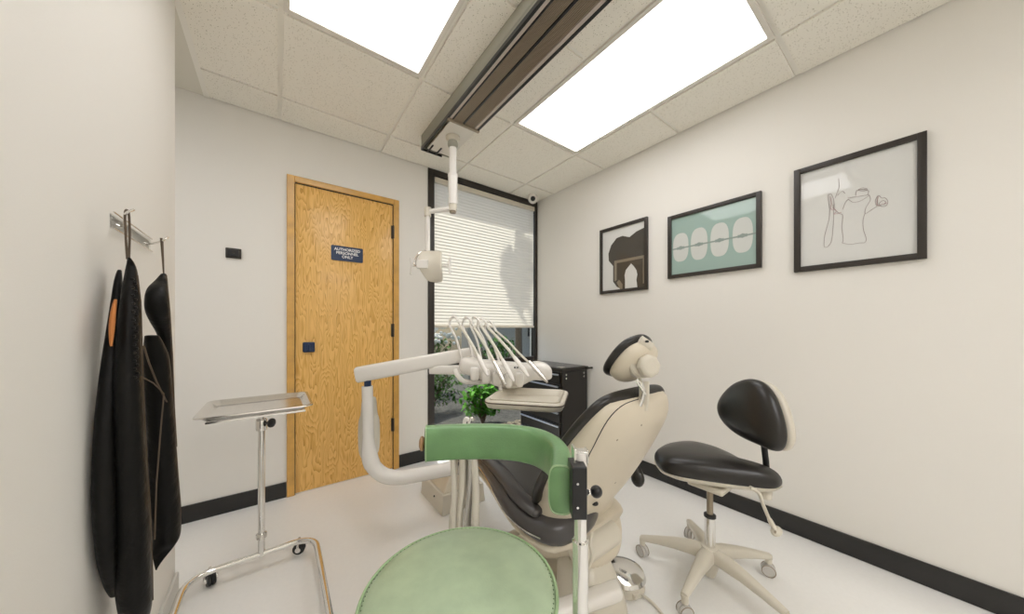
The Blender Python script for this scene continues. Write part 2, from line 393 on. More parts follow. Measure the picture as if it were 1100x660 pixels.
# ================================================================== OUTDOORS
def leaf_cloud(b, pts, size, n, rad=None):
    for _ in range(n):
        c, r = random.choice(pts)
        while True:
            d = Vector((random.uniform(-1,1),random.uniform(-1,1),random.uniform(-1,1)))
            if .02 < d.length < 1: break
        p = Vector(c)+Vector((d.x*r[0],d.y*r[1],d.z*r[2]))
        q = Matrix.Rotation(random.uniform(0,6.28),3,'Z') @ Matrix.Rotation(random.uniform(-1.1,1.1),3,'X')
        s = size*random.uniform(.6,1.3)
        v = [p+q@Vector(k)*s for k in ((0,-1,0),(.45,-.3,.12),(.4,.4,.1),(0,1,0),(-.4,.4,.1),(-.45,-.3,.12))]
        b.faces(v, [(0,1,2,3),(0,3,4,5)])
def outdoors():
    b = MB()
    n = 24; v = []; x0,x1,y0,y1 = -2,9,YB+.12,9
    for j in range(n+1):
        for i in range(n+1):
            v.append((x0+(x1-x0)*i/n, y0+(y1-y0)*j/n, -.03+.04*math.sin(i*2.1)*math.sin(j*1.7)*(1 if j>1 else 0)))
    b.faces(v, [(j*(n+1)+i, j*(n+1)+i+1, (j+1)*(n+1)+i+1, (j+1)*(n+1)+i) for j in range(n) for i in range(n)])
    tag(b.build('garden_ground', M['soil']), kind='structure')
    g = MB()
    for _ in range(900):
        x, y = random.uniform(1.3,2.6), random.uniform(YB+.16,YB+.40); r = random.uniform(.010,.024)
        bmesh.ops.create_icosphere(g.bm, subdivisions=1, radius=r, matrix=Matrix.Translation((x,y,.012)) @ Matrix.Diagonal((1,random.uniform(.7,1.2),.6,1)))
    tag(g.build('gravel', M['gravel']), 'strip of small tan stones outside under the window', 'gravel', kind='stuff')
    # tan house wall across the garden
    h = thing('neighbour_building', 'tan stucco building standing beyond the garden outside the window', 'building', (5.2,6.0,0))
    MB().box((3.3,6.0,-.05),(8.5,6.3,3.2)).build('wall', M['stucco'], h, smooth=False)
    MB().box((3.2,5.8,3.2),(8.6,6.4,3.35)).build('roof_edge', M['eave'], h, smooth=False)
    for x in (4.98,):
        f = MB().box((x,5.96,.9),(x+.9,6.0,2.2)).build('window', M['dark_frame'], h, smooth=False)
        MB().box((x+.06,5.95,.96),(x+.84,5.96,2.14)).build('pane', M['navy'], f, smooth=False)
    # shrubs
    def shrub(lab, c, rr, n, m, size, blossom=0):
        t = thing('garden_shrub', lab, 'shrub', (c[0],c[1],0), 'shrubs outside the window')
        b = MB(); leaf_cloud(b, [((c[0]+random.uniform(-.3,.3)*rr[0], c[1]+random.uniform(-.3,.3)*rr[1], c[2]+random.uniform(-.3,.3)*rr[2]), [q*.75 for q in rr]) for _ in range(9)], size, n)
        b.build('foliage', m, t, smooth=False)
        s = MB()
        for k in range(6):
            a = k*1.05; s.tube(spline([(c[0],c[1],-.03),(c[0]+.25*rr[0]*math.cos(a),c[1]+.25*rr[1]*math.sin(a),c[2]*.6),(c[0]+.7*rr[0]*math.cos(a),c[1]+.7*rr[1]*math.sin(a),c[2]+.4*rr[2])],4), [.012]*5+[.009]*4, 6)
        s.build('stem', M['bark'], t)
        if blossom:
            b = MB()
            for _ in range(blossom):
                d = Vector((random.uniform(-1,1),random.uniform(-1,.2),random.uniform(.2,1))); b.ball((c[0]+d.x*rr[0],c[1]+d.y*rr[1],c[2]+d.z*rr[2]), random.uniform(.02,.045), 6)
            b.build('blossom', M['blossom'], t)
    shrub('bright green broad-leaved shrub low outside the window, right of the hoses', (1.93,3.15,.25), (.30,.17,.25), 620, M['leaf2'], .040)
    shrub('dark green shrub outside the window behind the instrument head', (1.6,3.95,.38), (.55,.3,.38), 1300, M['leaf'], .035)
    shrub('green hedge shrub with white blossom at the left of the window view', (1.55,5.2,.75), (1.0,.45,.42), 1500, M['leaf'], .05, 160)
    shrub('dark shrub beside the tree trunk outside, seen under the shade', (2.9,4.3,.55), (.45,.35,.55), 900, M['leaf'], .045)
    # tree
    tr = thing('garden_tree', 'slim garden tree outside whose leaves shade the right of the window', 'tree', (2.75,3.55,0))
    b = MB(); b.tube(spline([(2.80,3.55,-.03),(2.76,3.53,.9),(2.72,3.5,1.8),(2.4,3.34,2.9)],5), [.05]*8+[.04]*8, 8)
    for k in range(5): b.tube([(2.6,3.4,2.5),(2.20+.16*math.cos(k*1.3),3.26+.10*math.sin(k*1.3),3.2)],.014,6)
    b.build('trunk', M['bark'], tr)
    b = MB(); leaf_cloud(b, [((x+.07,3.22+random.uniform(-.03,.03),z+1.69),(rx,.05,rz)) for x,z,rx,rz in ((1.86,1.84,.05,.06),(1.99,1.92,.05,.08),(2.10,1.88,.06,.08),(1.84,1.64,.05,.08),(1.97,1.72,.09,.13),(2.11,1.68,.07,.12),(1.93,1.50,.07,.09),(2.07,1.48,.07,.10),(2.0,1.33,.06,.07),(1.79,1.74,.03,.04),(2.02,2.02,.02,.03))], .032, 900)
    b.build('foliage', M['leaf'], tr, smooth=False)
    struct(MB().box((-2,YB+.12,ZC+.1),(4,YB+.198,ZC+.2)).build('eave', M['eave'], smooth=False))
outdoors()

# ================================================================== CEILING TRACK AND OVERHEAD LIGHT
def track():
    x0, x1, zb, ye, yn = .800, 1.012, 2.335, 2.12, -.75
    yp = 1.705                       # the ribbed covers end here, the open trolley bay is beyond
    t = thing('ceiling_track', 'long bronze ribbed ceiling track between the two light panels', 'ceiling track', ((x0+x1)/2, 1.0, ZC-.002))
    b = MB()
    b.box((x0,yn,zb+.012),(x0+.006,ye,ZC-.002)); b.box((x1-.006,yn,zb+.012),(x1,ye,ZC-.002)); b.box((x0,ye-.006,zb+.012),(x1,ye,ZC-.002)); b.box((x0,yn,zb+.03),(x1,ye,zb+.04))
    b.build('side_rails', M['track_side'], t, bevel=.002)
    for xa in (x0+.012, x1-.030):
        MB().box((xa,yn,zb+.004),(xa+.018,yp,zb+.014)).build('pale_strip', M['track_strip'], t, bevel=.002)
    b = MB()
    for xa, w in ((x0-.001,.013),(x0+.031,.006),((x0+x1)/2-.005,.010),(x1-.012,.013)):
        b.box((xa,yn,zb+.001),(xa+w,yp,zb+.02))
    b.box((x0-.001,yp,zb+.001),(x0+.010,ye+.004,zb+.02)); b.box((x0,ye-.004,zb),(x1-.06,ye+.004,zb+.03))
    b.build('black_seal', M['black'], t, smooth=False)
    b = MB()
    for xa, xb in ((x0+.038,(x0+x1)/2-.006),((x0+x1)/2+.006,x1-.032)):
        n = 9
        for i in range(n):
            xx = xa+(xb-xa)*i/n; b.box((xx,yn,zb+.003),(xx+(xb-xa)/n*.55,yp,zb+.012))
        b.box((xa,yn,zb+.010),(xb,yp,zb+.018))
    b.build('ribbed_cover', M['track'], t, smooth=False)
    b = MB(); b.box((x0+.004,yp-.006,zb-.008),(x1+.006,yp+.012,zb+.02)); b.build('end_stop', M['track'], t, bevel=.003)
    b = MB(); b.box((x0+.03,yp+.012,zb+.004),(x1-.004,ye-.03,zb+.016)); b.build('trolley_plate', M['light_frame'], t, bevel=.004)
    for xa in (x0+.04,x0+.10): MB().box((xa,ye-.10,zb-.003),(xa+.008,ye,zb+.02)).build('bay_rib', M['black'], t, smooth=False)
    # operating light
    j = Vector((.912,1.86,2.325)); l = thing('operating_light', 'white dental operating light hanging on a jointed pole from the track', 'dental light', j)
    MB().lathe([(.046,.012),(.046,.0),(.030,-.010),(.024,-.022)], j).build('ceiling_mount', M['cream'], l)
    MB().ball(j+Vector((0,0,-.035)), .034).build('ball_joint', M['track_side'], l)
    s = MB(); s.cyl(j+Vector((0,0,-.05)), (j.x,j.y,2.08), .024); s.cyl((j.x,j.y,2.09),(j.x,j.y,1.90),.030); s.cyl((j.x,j.y,2.095),(j.x,j.y,2.08),.032); s.build('drop_pole', M['white'], l)
    e = Vector((j.x,j.y,1.875)); MB().cyl(e+Vector((0,0,.03)), e+Vector((0,0,-.018)), .027).build('elbow_joint', M['cream'], l)
    MB().cyl(e+Vector((0,0,-.018)), e+Vector((0,0,-.030)), .02).build('joint_cap', M['track'], l)
    k = atz(459,229,1.855); k = e.lerp(k, .98); k.z = 1.862
    s = MB(); s.tube([e+Vector((0,0,.0)),e.lerp(k,.5)+Vector((0,0,.002)),k], [.019,.017,.015], 12); s.build('swing_arm', M['white'], l)
    MB().cyl(k+Vector((0,0,.028)), k+Vector((0,0,-.03)), .022).build('arm_joint', M['cream'], l)
    kb = Vector((k.x,k.y,1.60)); MB().cyl(k, kb, .0155).build('lower_pole', M['white'], l)
    # head: curved reflector shield with yoke and two handles
    D = k.x*ST+k.y*CT; h = Vector((k.x,k.y,1.50)); rt = Vector((CT,-ST,0)); fw = Vector((ST,CT,0)); up = Vector((0,0,1))
    rings = []
    for q in range(9):
        a = -1+2*q/8; zz = .105*a; wd = .078*(1-.42*max(0,-a)**1.5)*(1-.10*max(0,a)**2); cx = .028+.030*max(0,-a)
        c = h+up*zz+rt*cx*1+fw*(-.035*(1-a*a))
        rings.append([c+rt*wd*math.cos(tt)+fw*(.018*math.sin(tt)-.02*math.cos(tt)**2) for tt in [2*math.pi*i/24 for i in range(24)]])
    MB().loft(rings).build('reflector_head', M['cream'], l, sub=1)
    MB().box((-.036,-.012,-.02),(.036,.02,.035)).build('lamp_housing', M['white'], None, bevel=.005)
    o = bpy.data.objects['lamp_housing']; o.data.transform(Matrix.Translation(h-fw*.055-rt*.02) @ Matrix.Rotation(R(-36.8),4,'Z')); put(o, l)
    s = MB(); s.tube(spline([kb+up*.01, kb-rt*.05-up*.02-fw*.03, h-rt*.075+up*.01-fw*.04, h-rt*.04-fw*.06],5), .007, 8); s.build('yoke', M['steel'], l)
    for sg, xx in ((-1,-.098),(1,.150)):
        b = MB(); c = h+rt*xx-fw*.03
        b.tube(spline([c+up*.055+rt*sg*.004, c+up*.02, c-up*.02, c-up*.055+rt*sg*.004],4), .008, 8)
        b.tube([c, c-rt*sg*.055], .0055, 8); b.tube([c+up*.02, c-rt*sg*.045+up*.005], .004, 6)
        b.build('handle', M['acrylic' if False else 'white'], l)
track()

# ================================================================== PICTURES
def pictures():
    def frame_thing(lab, y0, y1, z0, z1, w=.022, dp=.022):
        t = thing('framed_picture', lab, 'picture', (XR, (y0+y1)/2, (z0+z1)/2), 'framed pictures on the right wall')
        f = MB(); xf, xb = XR-dp, XR-.001
        f.box((xf,y0,z0),(xb,y0+w,z1)); f.box((xf,y1-w,z0),(xb,y1,z1)); f.box((xf,y0+w,z0),(xb,y1-w,z0+w)); f.box((xf,y0+w,z1-w),(xb,y1-w,z1))
        f.build('frame', M['dark_frame'], t, smooth=False, bevel=.0015)
        return t, lambda u, v, k=0: Vector((XR-.010-k*.0006, y1-w+(y0-y1+2*w)*u, z1-w+(z0-z1+2*w)*v))
    def ell(P, u, v, ru, rv, k, n=28, sq=2.0, half=None):
        pts = []
        for i in range(n):
            a = 2*math.pi*i/n; x, y = math.cos(a), math.sin(a)
            pts.append(P(u+ru*math.copysign(abs(x)**(2/sq),x), v+rv*math.copysign(abs(y)**(2/sq),y), k))
        return pts
    def quad(c0, c1):
        a, b = atx(*c0), atx(*c1); return a, b
    # picture 1 (smallest, farthest)
    y1, y0 = atx(645.8,249).y, atx(696.7,233).y; zt = (atx(645.8,248.7).z+atx(696.7,232.7).z)/2; zb = (atx(645.8,316.7).z+atx(696.7,311).z)/2
    t, P = frame_thing('small square black-framed print of a dark dome over a pointed arch', y0, y1, zb, zt, .024)
    MB().prism([P(0,0),P(1,0),P(1,1),P(0,1)], (.006,0,0)).build('print', M['paper'], t, smooth=False)
    def poly(uv, m, k, name): MB().prism([P(u,v,k) for u,v in uv], (.0004,0,0)).build(name, m, t, smooth=False)
    # dark mass with the arch cut out of it
    out = [(1,.10),(.82,.13),(.66,.19),(.50,.14),(.36,.15),(.22,.25),(.15,.38),(.16,.50),(.25,.58),(.27,.60),(.27,.86),(.36,.95),(.48,1.0)]
    arch_l = [(.56,1.0),(.56,.86),(.55,.78),(.58,.70),(.66,.64),(.70,.61)]
    arch_r = [(.70,.61),(.76,.66),(.82,.73),(.84,.80),(.82,.88),(.84,1.0)]
    b = MB()
    b.prism([P(u,v,1) for u,v in out+arch_l+[(.70,.40),(1,.40)]], (.0004,0,0)); b.prism([P(u,v,1) for u,v in [(1,.395),(.70,.395)]+arch_r+[(1,1)]], (.0004,0,0))
    b.build('dome_shape', M['ink_brown'], t, smooth=False)
    b = MB()
    b.prism([P(u,v,2) for u,v in ((.30,.52),(1,.52),(1,.565),(.36,.565),(.36,.84),(.30,.86))], (.0004,0,0))
    b.prism([P(u,v,2) for u,v in ((.36,.88),(.42,.84),(.50,.92),(.50,1.0),(.44,1.0))], (.0004,0,0)); b.prism([P(u,v,2) for u,v in ((.96,.56),(1,.56),(1,.95),(.96,.95))], (.0004,0,0))
    b.build('cornice_shape', M['ink_tan'], t, smooth=False)
    # picture 2 (teal, teeth)
    y1, y0 = atx(718.7,234).y, atx(818.9,205).y; zt = (atx(718.7,234.2).z+atx(818.9,205.5).z)/2; zb = (atx(718.7,300).z+atx(818.9,287.7).z)/2
    t, P = frame_thing('black-framed teal print of four white teeth with braces', y0, y1, zb, zt, .024)
    MB().prism([P(0,0),P(1,0),P(1,1),P(0,1)], (.006,0,0)).build('print', M['teal'], t, smooth=False)
    us = [.125,.365,.61,.86]; br = []
    for i, u in enumerate(us):
        o = MB().prism(ell(P, u, .53, .105, .27 if i else .25, 1, sq=2.7), (.0004,0,0)).build('tooth_shape', M['tooth'], t, smooth=False)
    b = MB()
    b.prism([P(0,.53,2),P(1,.53,2),P(1,.555,2),P(0,.555,2)], (.0003,0,0))
    for u in us: b.prism(ell(P, u, .54, .032, .035, 3, 8), (.0003,0,0)); b.prism([P(u-.05,.52,4),P(u+.05,.52,4),P(u+.05,.565,4),P(u-.05,.565,4)], (.0003,0,0))
    b.build('brace_shape', M['brace'], t, smooth=False)
    # picture 3 (line drawing)
    y1, y0 = atx(853.8,184.5).y, atx(996,142).y; zt = (atx(853.6,184.8).z+atx(996,141.9).z)/2; zb = (atx(854,293.2).z+atx(996,278.2).z)/2
    t, P = frame_thing('largest black-framed picture, thin line drawing of a tube with arms and a brush', y0, y1, zb, zt, .026)
    MB().prism([P(0,0),P(1,0),P(1,1),P(0,1)], (.006,0,0)).build('print', M['paper'], t, smooth=False)
    # drawing coordinates: fractions of the print, traced from the crop
    def Q(cx, cy):
        # crop (850..1010,140..300) at 4.125 -> px -> print point
        px, py = 850+cx/4.125, 140+cy/4.125; q = atx(px, py, XR-.0112); return q
    lines = [[(185,330),(188,380),(184,440),(178,490),(162,515),(146,515),(148,470),(158,430),(168,390),(170,350)],
             [(170,350),(165,310),(166,285),(178,285),(188,310),(190,350)],
             [(190,350),(215,370),(228,378),(224,430),(230,480),(226,500)],
             [(226,500),(260,506),(300,500),(325,498),(332,480),(320,440),(318,400),(326,370)],
             [(195,300),(205,270),(212,250),(210,215)],[(205,290),(225,270),(238,280)],[(228,350),(240,320),(252,305)],
             [(252,305),(275,320),(310,312),(345,290)],[(250,300),(280,296),(320,290),(345,285)],
             [(345,285),(350,310),(330,345),(328,370),(360,350),(380,338),(395,335)],
             [(285,290),(290,268),(320,262),(342,270),(338,285)],[(295,265),(315,255),(338,262),(318,270),(295,265)],
             [(380,338),(372,315),(385,290),(400,300),(415,300),(428,315),(420,335),(400,338),(390,325),(405,312),(418,318),(410,330)]]
    b = MB()
    for L in lines: b.tube(spline([Q(*p) for p in L],5), .0008, 5)
    b.build('ink_drawing', M['ink_line'], t)
    for L in ([(172,295),(178,325),(174,345),(184,355)],[(184,345),(200,358),(190,372),(224,364)],[(385,295),(380,330),(398,330),(425,322)]): MB().tube(spline([Q(*p)-Vector((.0006,0,0)) for p in L],5), .0009, 5).build('red_ink', M['ink_red'], t)
pictures()

# ================================================================== MAYO STAND
def caster(b, c, ax, r=.026, w=.012, mi=0):
    "twin wheel at c with axle direction ax"
    ax = Vector(ax).normalized()
    for s in (-1,1): b.lathe([(r*.5,-w*.5),(r*.92,-w*.5),(r,-w*.25),(r,w*.25),(r*.92,w*.5),(r*.5,w*.5)], Vector(c)+ax*s*w*.62, ax, 20, mi)
def mayo():
    t = thing('instrument_stand', 'chrome instrument stand on a U-shaped wheeled base near the left wall', 'instrument stand', (-.057,1.80,0))
    z = .085; x0, x1, yb, yf = -.295, .148, 1.800, 1.18
    pts = [(x0,yf,z),(x0,1.45,z)]
    pts += [(x0,yb-.09,z)] + [(x0+.09-.09*math.cos(a),yb-.09+.09*math.sin(a),z) for a in [R(15*i) for i in range(1,7)]]
    pts += [(x1-.09+.09*math.sin(a),yb-.09+.09*math.cos(a),z) for a in [R(15*i) for i in range(0,7)]] + [(x1,1.45,z),(x1,yf,z)]
    MB().tube(pts, .0125, 14).build('base_frame', M['chrome'], t)
    col = (-.057,1.80)
    MB().cyl((*col,z-.012),(*col,.565),.013).build('lower_column', M['chrome'], t)
    MB().lathe([(.017,0),(.020,.004),(.020,.020),(.016,.026)], (*col,.155)).build('collar', M['steel'], t)
    MB().lathe([(.019,0),(.021,.006),(.021,.045),(.018,.05)], (*col,.64)).build('clamp', M['chrome'], t)
    MB().cyl((*col,.56),(*col,.65),.0125).build('sleeve', M['chrome'], t)
    MB().cyl((*col,.69),(*col,.722),.0095).build('upper_rod', M['steel'], t)
    k = MB(); rt = Vector((CT,-ST,0)); c = Vector((*col,.672)); k.cyl(c+rt*.016,c+rt*.040,.005); k.lathe([(.008,0),(.019,.003),(.021,.009),(.019,.015),(.008,.018)], c+rt*.036, rt, 12); k.build('black_knob', M['black'], t)
    # support ring under the tray
    s = MB(); rx0, rx1, ry0, ry1 = -.225, .10, 1.715, 2.02; zz = .7205
    s.tube([(rx0,ry0,zz),(rx1,ry0,zz),(rx1,ry1,zz),(rx0,ry1,zz)], .005, 8, closed=True); s.tube([(-.057,ry0,zz),(-.057,ry1,zz)],.006,8)
    s.build('tray_support', M['chrome'], t)
    for cx, cy, a in ((.085,1.845,70),(-.228,1.843,20),(x1-.01,yf+.02,40),(x0+.035,yf+.25,30)):
        q = (math.cos(R(a)), math.sin(R(a)), 0)
        w = MB(); caster(w, (cx,cy,.026), q); o = w.build('caster', M['rubber'], t)
        h = MB(); h.cyl((cx,cy,.05),(cx,cy-.02,z),.006); h.tube(spline([(cx-.02*q[0],cy-.02*q[1],.026),(cx-.016*q[0],cy-.016*q[1],.05),(cx,cy,.058),(cx+.016*q[0],cy+.016*q[1],.05),(cx+.02*q[0],cy+.02*q[1],.026)],4),.0055,8); h.lathe([(.012,-.021),(.012,.021)],(cx,cy,.026),q,14); h.build('fork', M['chrome'], o)
    # tray
    x0, x1, y0, y1 = -.262, .132, 1.675, 2.06; zt = .752
    t2 = thing('steel_tray', 'shallow rectangular stainless tray on top of the chrome stand', 'tray', ((x0+x1)/2,(y0+y1)/2,.73))
    def rr(x0,x1,y0,y1,r,z,n=6):
        o = []
        for (cx,cy,a0) in ((x1-r,y1-r,0),(x0+r,y1-r,90),(x0+r,y0+r,180),(x1-r,y0+r,270)):
            for i in range(n+1):
                a = R(a0+90*i/n); o.append((cx+r*math.cos(a),cy+r*math.sin(a),z))
        return o
    R_ = [rr(x0+.038,x1-.038,y0+.038,y1-.038,.02,.729), rr(x0+.030,x1-.030,y0+.030,y1-.030,.025,.731), rr(x0+.012,x1-.012,y0+.012,y1-.012,.03,zt-.002), rr(x0+.006,x1-.006,y0+.006,y1-.006,.034,zt),
          rr(x0,x1,y0,y1,.036,zt-.001), rr(x0-.001,x1+.001,y0-.001,y1+.001,.036,zt-.006), rr(x0+.004,x1-.004,y0+.004,y1-.004,.034,zt-.005), rr(x0+.012,x1-.012,y0+.012,y1-.012,.03,zt-.006), rr(x0+.030,x1-.030,y0+.030,y1-.030,.025,.7285), rr(x0+.038,x1-.038,y0+.038,y1-.038,.02,.7272)]
    MB().loft([[Vector(p) for p in r] for r in R_]).build('tray_pan', M['steel'], t2, sharp=60)
mayo()

# ================================================================== APRONS AND HOOK RACK
def aprons():
    def rows_loft(b, rows, xc, k=1.6, p=2.3, n=26, clampx=XL+.004, wob=0):
        rr = []
        for i, (py, pl, pr) in enumerate(rows):
            mid = (pl+pr)/2; c = atx(mid, py, xc); D = ST*c.x+CT*c.y
            a = W(pl,py,D); q = W(pr,py,D); hw = (q-a).length/2
            ray = Vector((c.x,c.y,0)).normalized(); sd = Vector((ray.y,-ray.x,0))
            hw2 = abs(((q-a).to_2d()).dot(sd.to_2d()))/2
            rg = ring(c, sd, ray, hw2*.97, max(hw2*k,.012), n, p)
            for j, v in enumerate(rg):
                v.x = max(v.x, clampx)
            rr.append(rg)
        b.loft(rr); return b
    def dense(rows, n=4):
        v = spline([Vector(r) for r in rows], n); return [tuple(q) for q in v]
    a = thing('protective_apron', 'black quilted protective apron on the nearer wall hook', 'apron', atx(140,300,-.285))
    rows = [(277,136.5,140.5),(284,135.5,145.5),(296,133,149),(325,128,152),(360,124,153),(423,119.5,154.5),(479,118,157.5),(548,118.5,162),(611,121,164.5),(645,125,165),(658,129,164),(668,135,160),(671,143,153)]
    rows_loft(MB(), dense(rows), -.283, 1.5).build('front_panel', M['nylon'], a, sub=1)
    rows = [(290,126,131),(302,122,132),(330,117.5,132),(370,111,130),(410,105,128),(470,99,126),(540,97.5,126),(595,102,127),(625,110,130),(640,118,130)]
    rows_loft(MB(), dense(rows), -.312, 1.3).build('shadow_panel', M['nylon'], a, sub=1)  # dark shape standing in for the blurred shadow beside the apron
    rows = [(322,122,126),(335,118.5,125),(350,116.5,124),(366,117,122),(372,118,121)]
    rows_loft(MB(), dense(rows), -.297, .8).build('orange_tag', M['orange'], a)
    b = MB(); hk = atx(134.5,228,-.283); top = atx(138.5,279,-.283)
    b.tube(spline([top+Vector((-.002,-.002,0)), W(134.5,250,hk.length)*0+atx(135.0,252,-.285), hk, atx(138.2,229,-.283), atx(139.3,252,-.283), top],5), .0022, 6); b.build('hanging_loop', M['brown_strap'], a)
    b = MB()
    for i in range(26):
        f = i/25; py = 300+f*110; px = 143.5+3*f+(1.4 if i%2 else -1.4)
        v = atx(px,py,-.262); b.ball(v, .0035, 6)
    b.build('quilted_seam', M['nylon'], a)
    ed = MB().tube([atx(p,y,-.2665) for y,p in ((296,147.5),(325,151),(423,153.8),(479,156.5),(548,161),(611,163.5),(645,164))], .0018, 6); ed.build('edge_binding', M['brown_strap'], a)

    c = thing('protective_apron', 'black protective apron with shoulder opening on the farther wall hook', 'apron', atx(172,300,-.27))
    rows = [(360,155,171),(372,153.5,178),(390,152.5,184),(439,155,187.5),(480,157,190.5),(513,158,193),(545,159.5,195.5),(562,161,196),(578,162,195),(588,163,189),(598,164,180),(608,166,171),(611,167,169)]
    rows_loft(MB(), dense(rows), -.270, 1.4).build('front_panel', M['nylon'], c, sub=1)
    rows = [(294,173,179),(302,166,180),(310,158,181),(320,154.7,182),(334,155,183),(346,160.5,183.5),(356,166.5,184),(368,170.5,184.5),(390,172.5,185.5),(425,176,187),(440,179,187)]
    rows_loft(MB(), dense(rows), -.258, 1.0).build('shoulder_panel', M['nylon'], c, sub=1)
    b = MB(); b.tube([atx(p,y,-.247) for y,p in ((296,178.4),(336,182.2),(381,184.8),(439,187),(480,189.5))], .0022, 6)
    b.tube([atx(p,y,-.249) for y,p in ((372,154.5),(390,160),(410,168),(430,178),(440,184))], .002, 6)
    b.tube([atx(p,y,-.2475) for y,p in ((405,152),(412,165),(423,176),(470,172),(520,168),(580,166))], .0016, 6)
    b.build('edge_binding', M['brown_strap'], c)
    hk = atx(173.2,257,-.262); b = MB()
    b.tube([hk+Vector((0,0,.003)), atx(174.8,278,-.262), atx(176,297,-.262)], [.0055,.0045,.003], 8, flat=.5); b.tube([hk+Vector((0,.012,.003)), atx(176,297,-.262)], [.004,.003], 8, flat=.5)
    b.build('hanging_loop', M['brown_strap'], c)

    h = thing('hook_rack', 'clear hook rack on the left wall holding the two black aprons', 'hook rack', atx(145,240,XL))
    b = MB(); p0, p1 = atx(119,222,XL+.002), atx(161,256,XL+.002); z = 1.372
    y0, y1 = p0.y, p1.y+.0
    b.box((XL,y0,z-.022),(XL+.004,y1,z+.012)); b.build('back_plate', M['acrylic'], h, bevel=.001)
    b = MB(); b.tube([(XL+.007,y0,z-.024),(XL+.007,y1,z-.024)], .0022, 6); b.tube([(XL+.007,y0,z+.016),(XL+.007,y1,z+.016)], .0018, 6); b.build('wire_rail', M['steel'], h)
    for q, sy_ in ((atx(134.5,229,-.283),1.25), (atx(173.5,258,-.262),1.46)):
        b = MB(); b.tube(spline([(XL+.004,max(q.y,sy_),z-.01),(XL+.02,max(q.y,sy_-.01),z-.014),(q.x,q.y,q.z-.003),(q.x+.012,q.y+.004,q.z+.012)],5), .0026, 8); b.build('hook', M['steel'], h)
aprons()

# ================================================================== TOOL CABINET
def cabinet():
    x0, x1, y0, y1, zt = 1.865, 2.185, 1.815, 2.37, .765
    t = thing('tool_cabinet', 'black drawer cabinet with pale pulls in the corner by the window', 'cabinet', ((x0+x1)/2,(y0+y1)/2,0))
    MB().box((x0+.012,y0,.06),(x1,y1,zt-.03)).build('cabinet_body', M['cab'], t, bevel=.004)
    b = MB(); b.box((x0-.012,y0-.012,zt-.03),(x1+.006,y1+.01,zt)); b.build('top_tray', M['cab'], t, bevel=.006)
    MB().box((x0+.01,y0+.01,zt),(x1-.012,y1-.012,zt+.003)).build('top_mat', M['grey_vinyl'], t, bevel=.001)
    zs = [.735,.635,.525,.415,.305,.195,.07]
    for i in range(6):
        za, zb = zs[i], zs[i+1]
        d = MB().box((x0-.002,y0+.02,zb+.006),(x0+.014,y1-.02,za-.004)).build('drawer', M['cab'], t, bevel=.002)
        MB().box((x0-.016,y0+.03,za-.030),(x0-.002,y1-.03,za-.018)).build('drawer_pull', M['alu'], d, bevel=.002)
    for xx, zz in ((x0+.05,zt-.055),(x0+.05,zt-.085),(x1-.05,zt-.055),(x1-.05,zt-.085)): MB().cyl((xx,y0+.001,zz),(xx,y0-.006,zz),.008,n=10).build('chrome_bolt', M['chrome'], t)
    b = MB(); b.tube([(x1-.02,y0-.01,zt-.012),(x1-.02,y0-.04,zt-.012)],.006,8); b.tube([(x1-.06,y0-.04,zt-.012),(x1+.016,y0-.04,zt-.012)],.009,8); b.build('side_handle', M['cab'], t)
    b = MB(); b.box((x0+.01,y0+.02,zt-.001),(x0+.06,y0+.06,zt+.008)); b.build('lock_plate', M['chrome'], t, bevel=.002)
    for xx in (x0+.05,x1-.04):
        for yy in (y0+.05,y1-.05):
            b = MB(); caster(b, (xx,yy,.030), (1,0,0), .030); b.cyl((xx,yy,.035),(xx,yy,.062),.010); b.build('caster', M['rubber'], t)
cabinet()

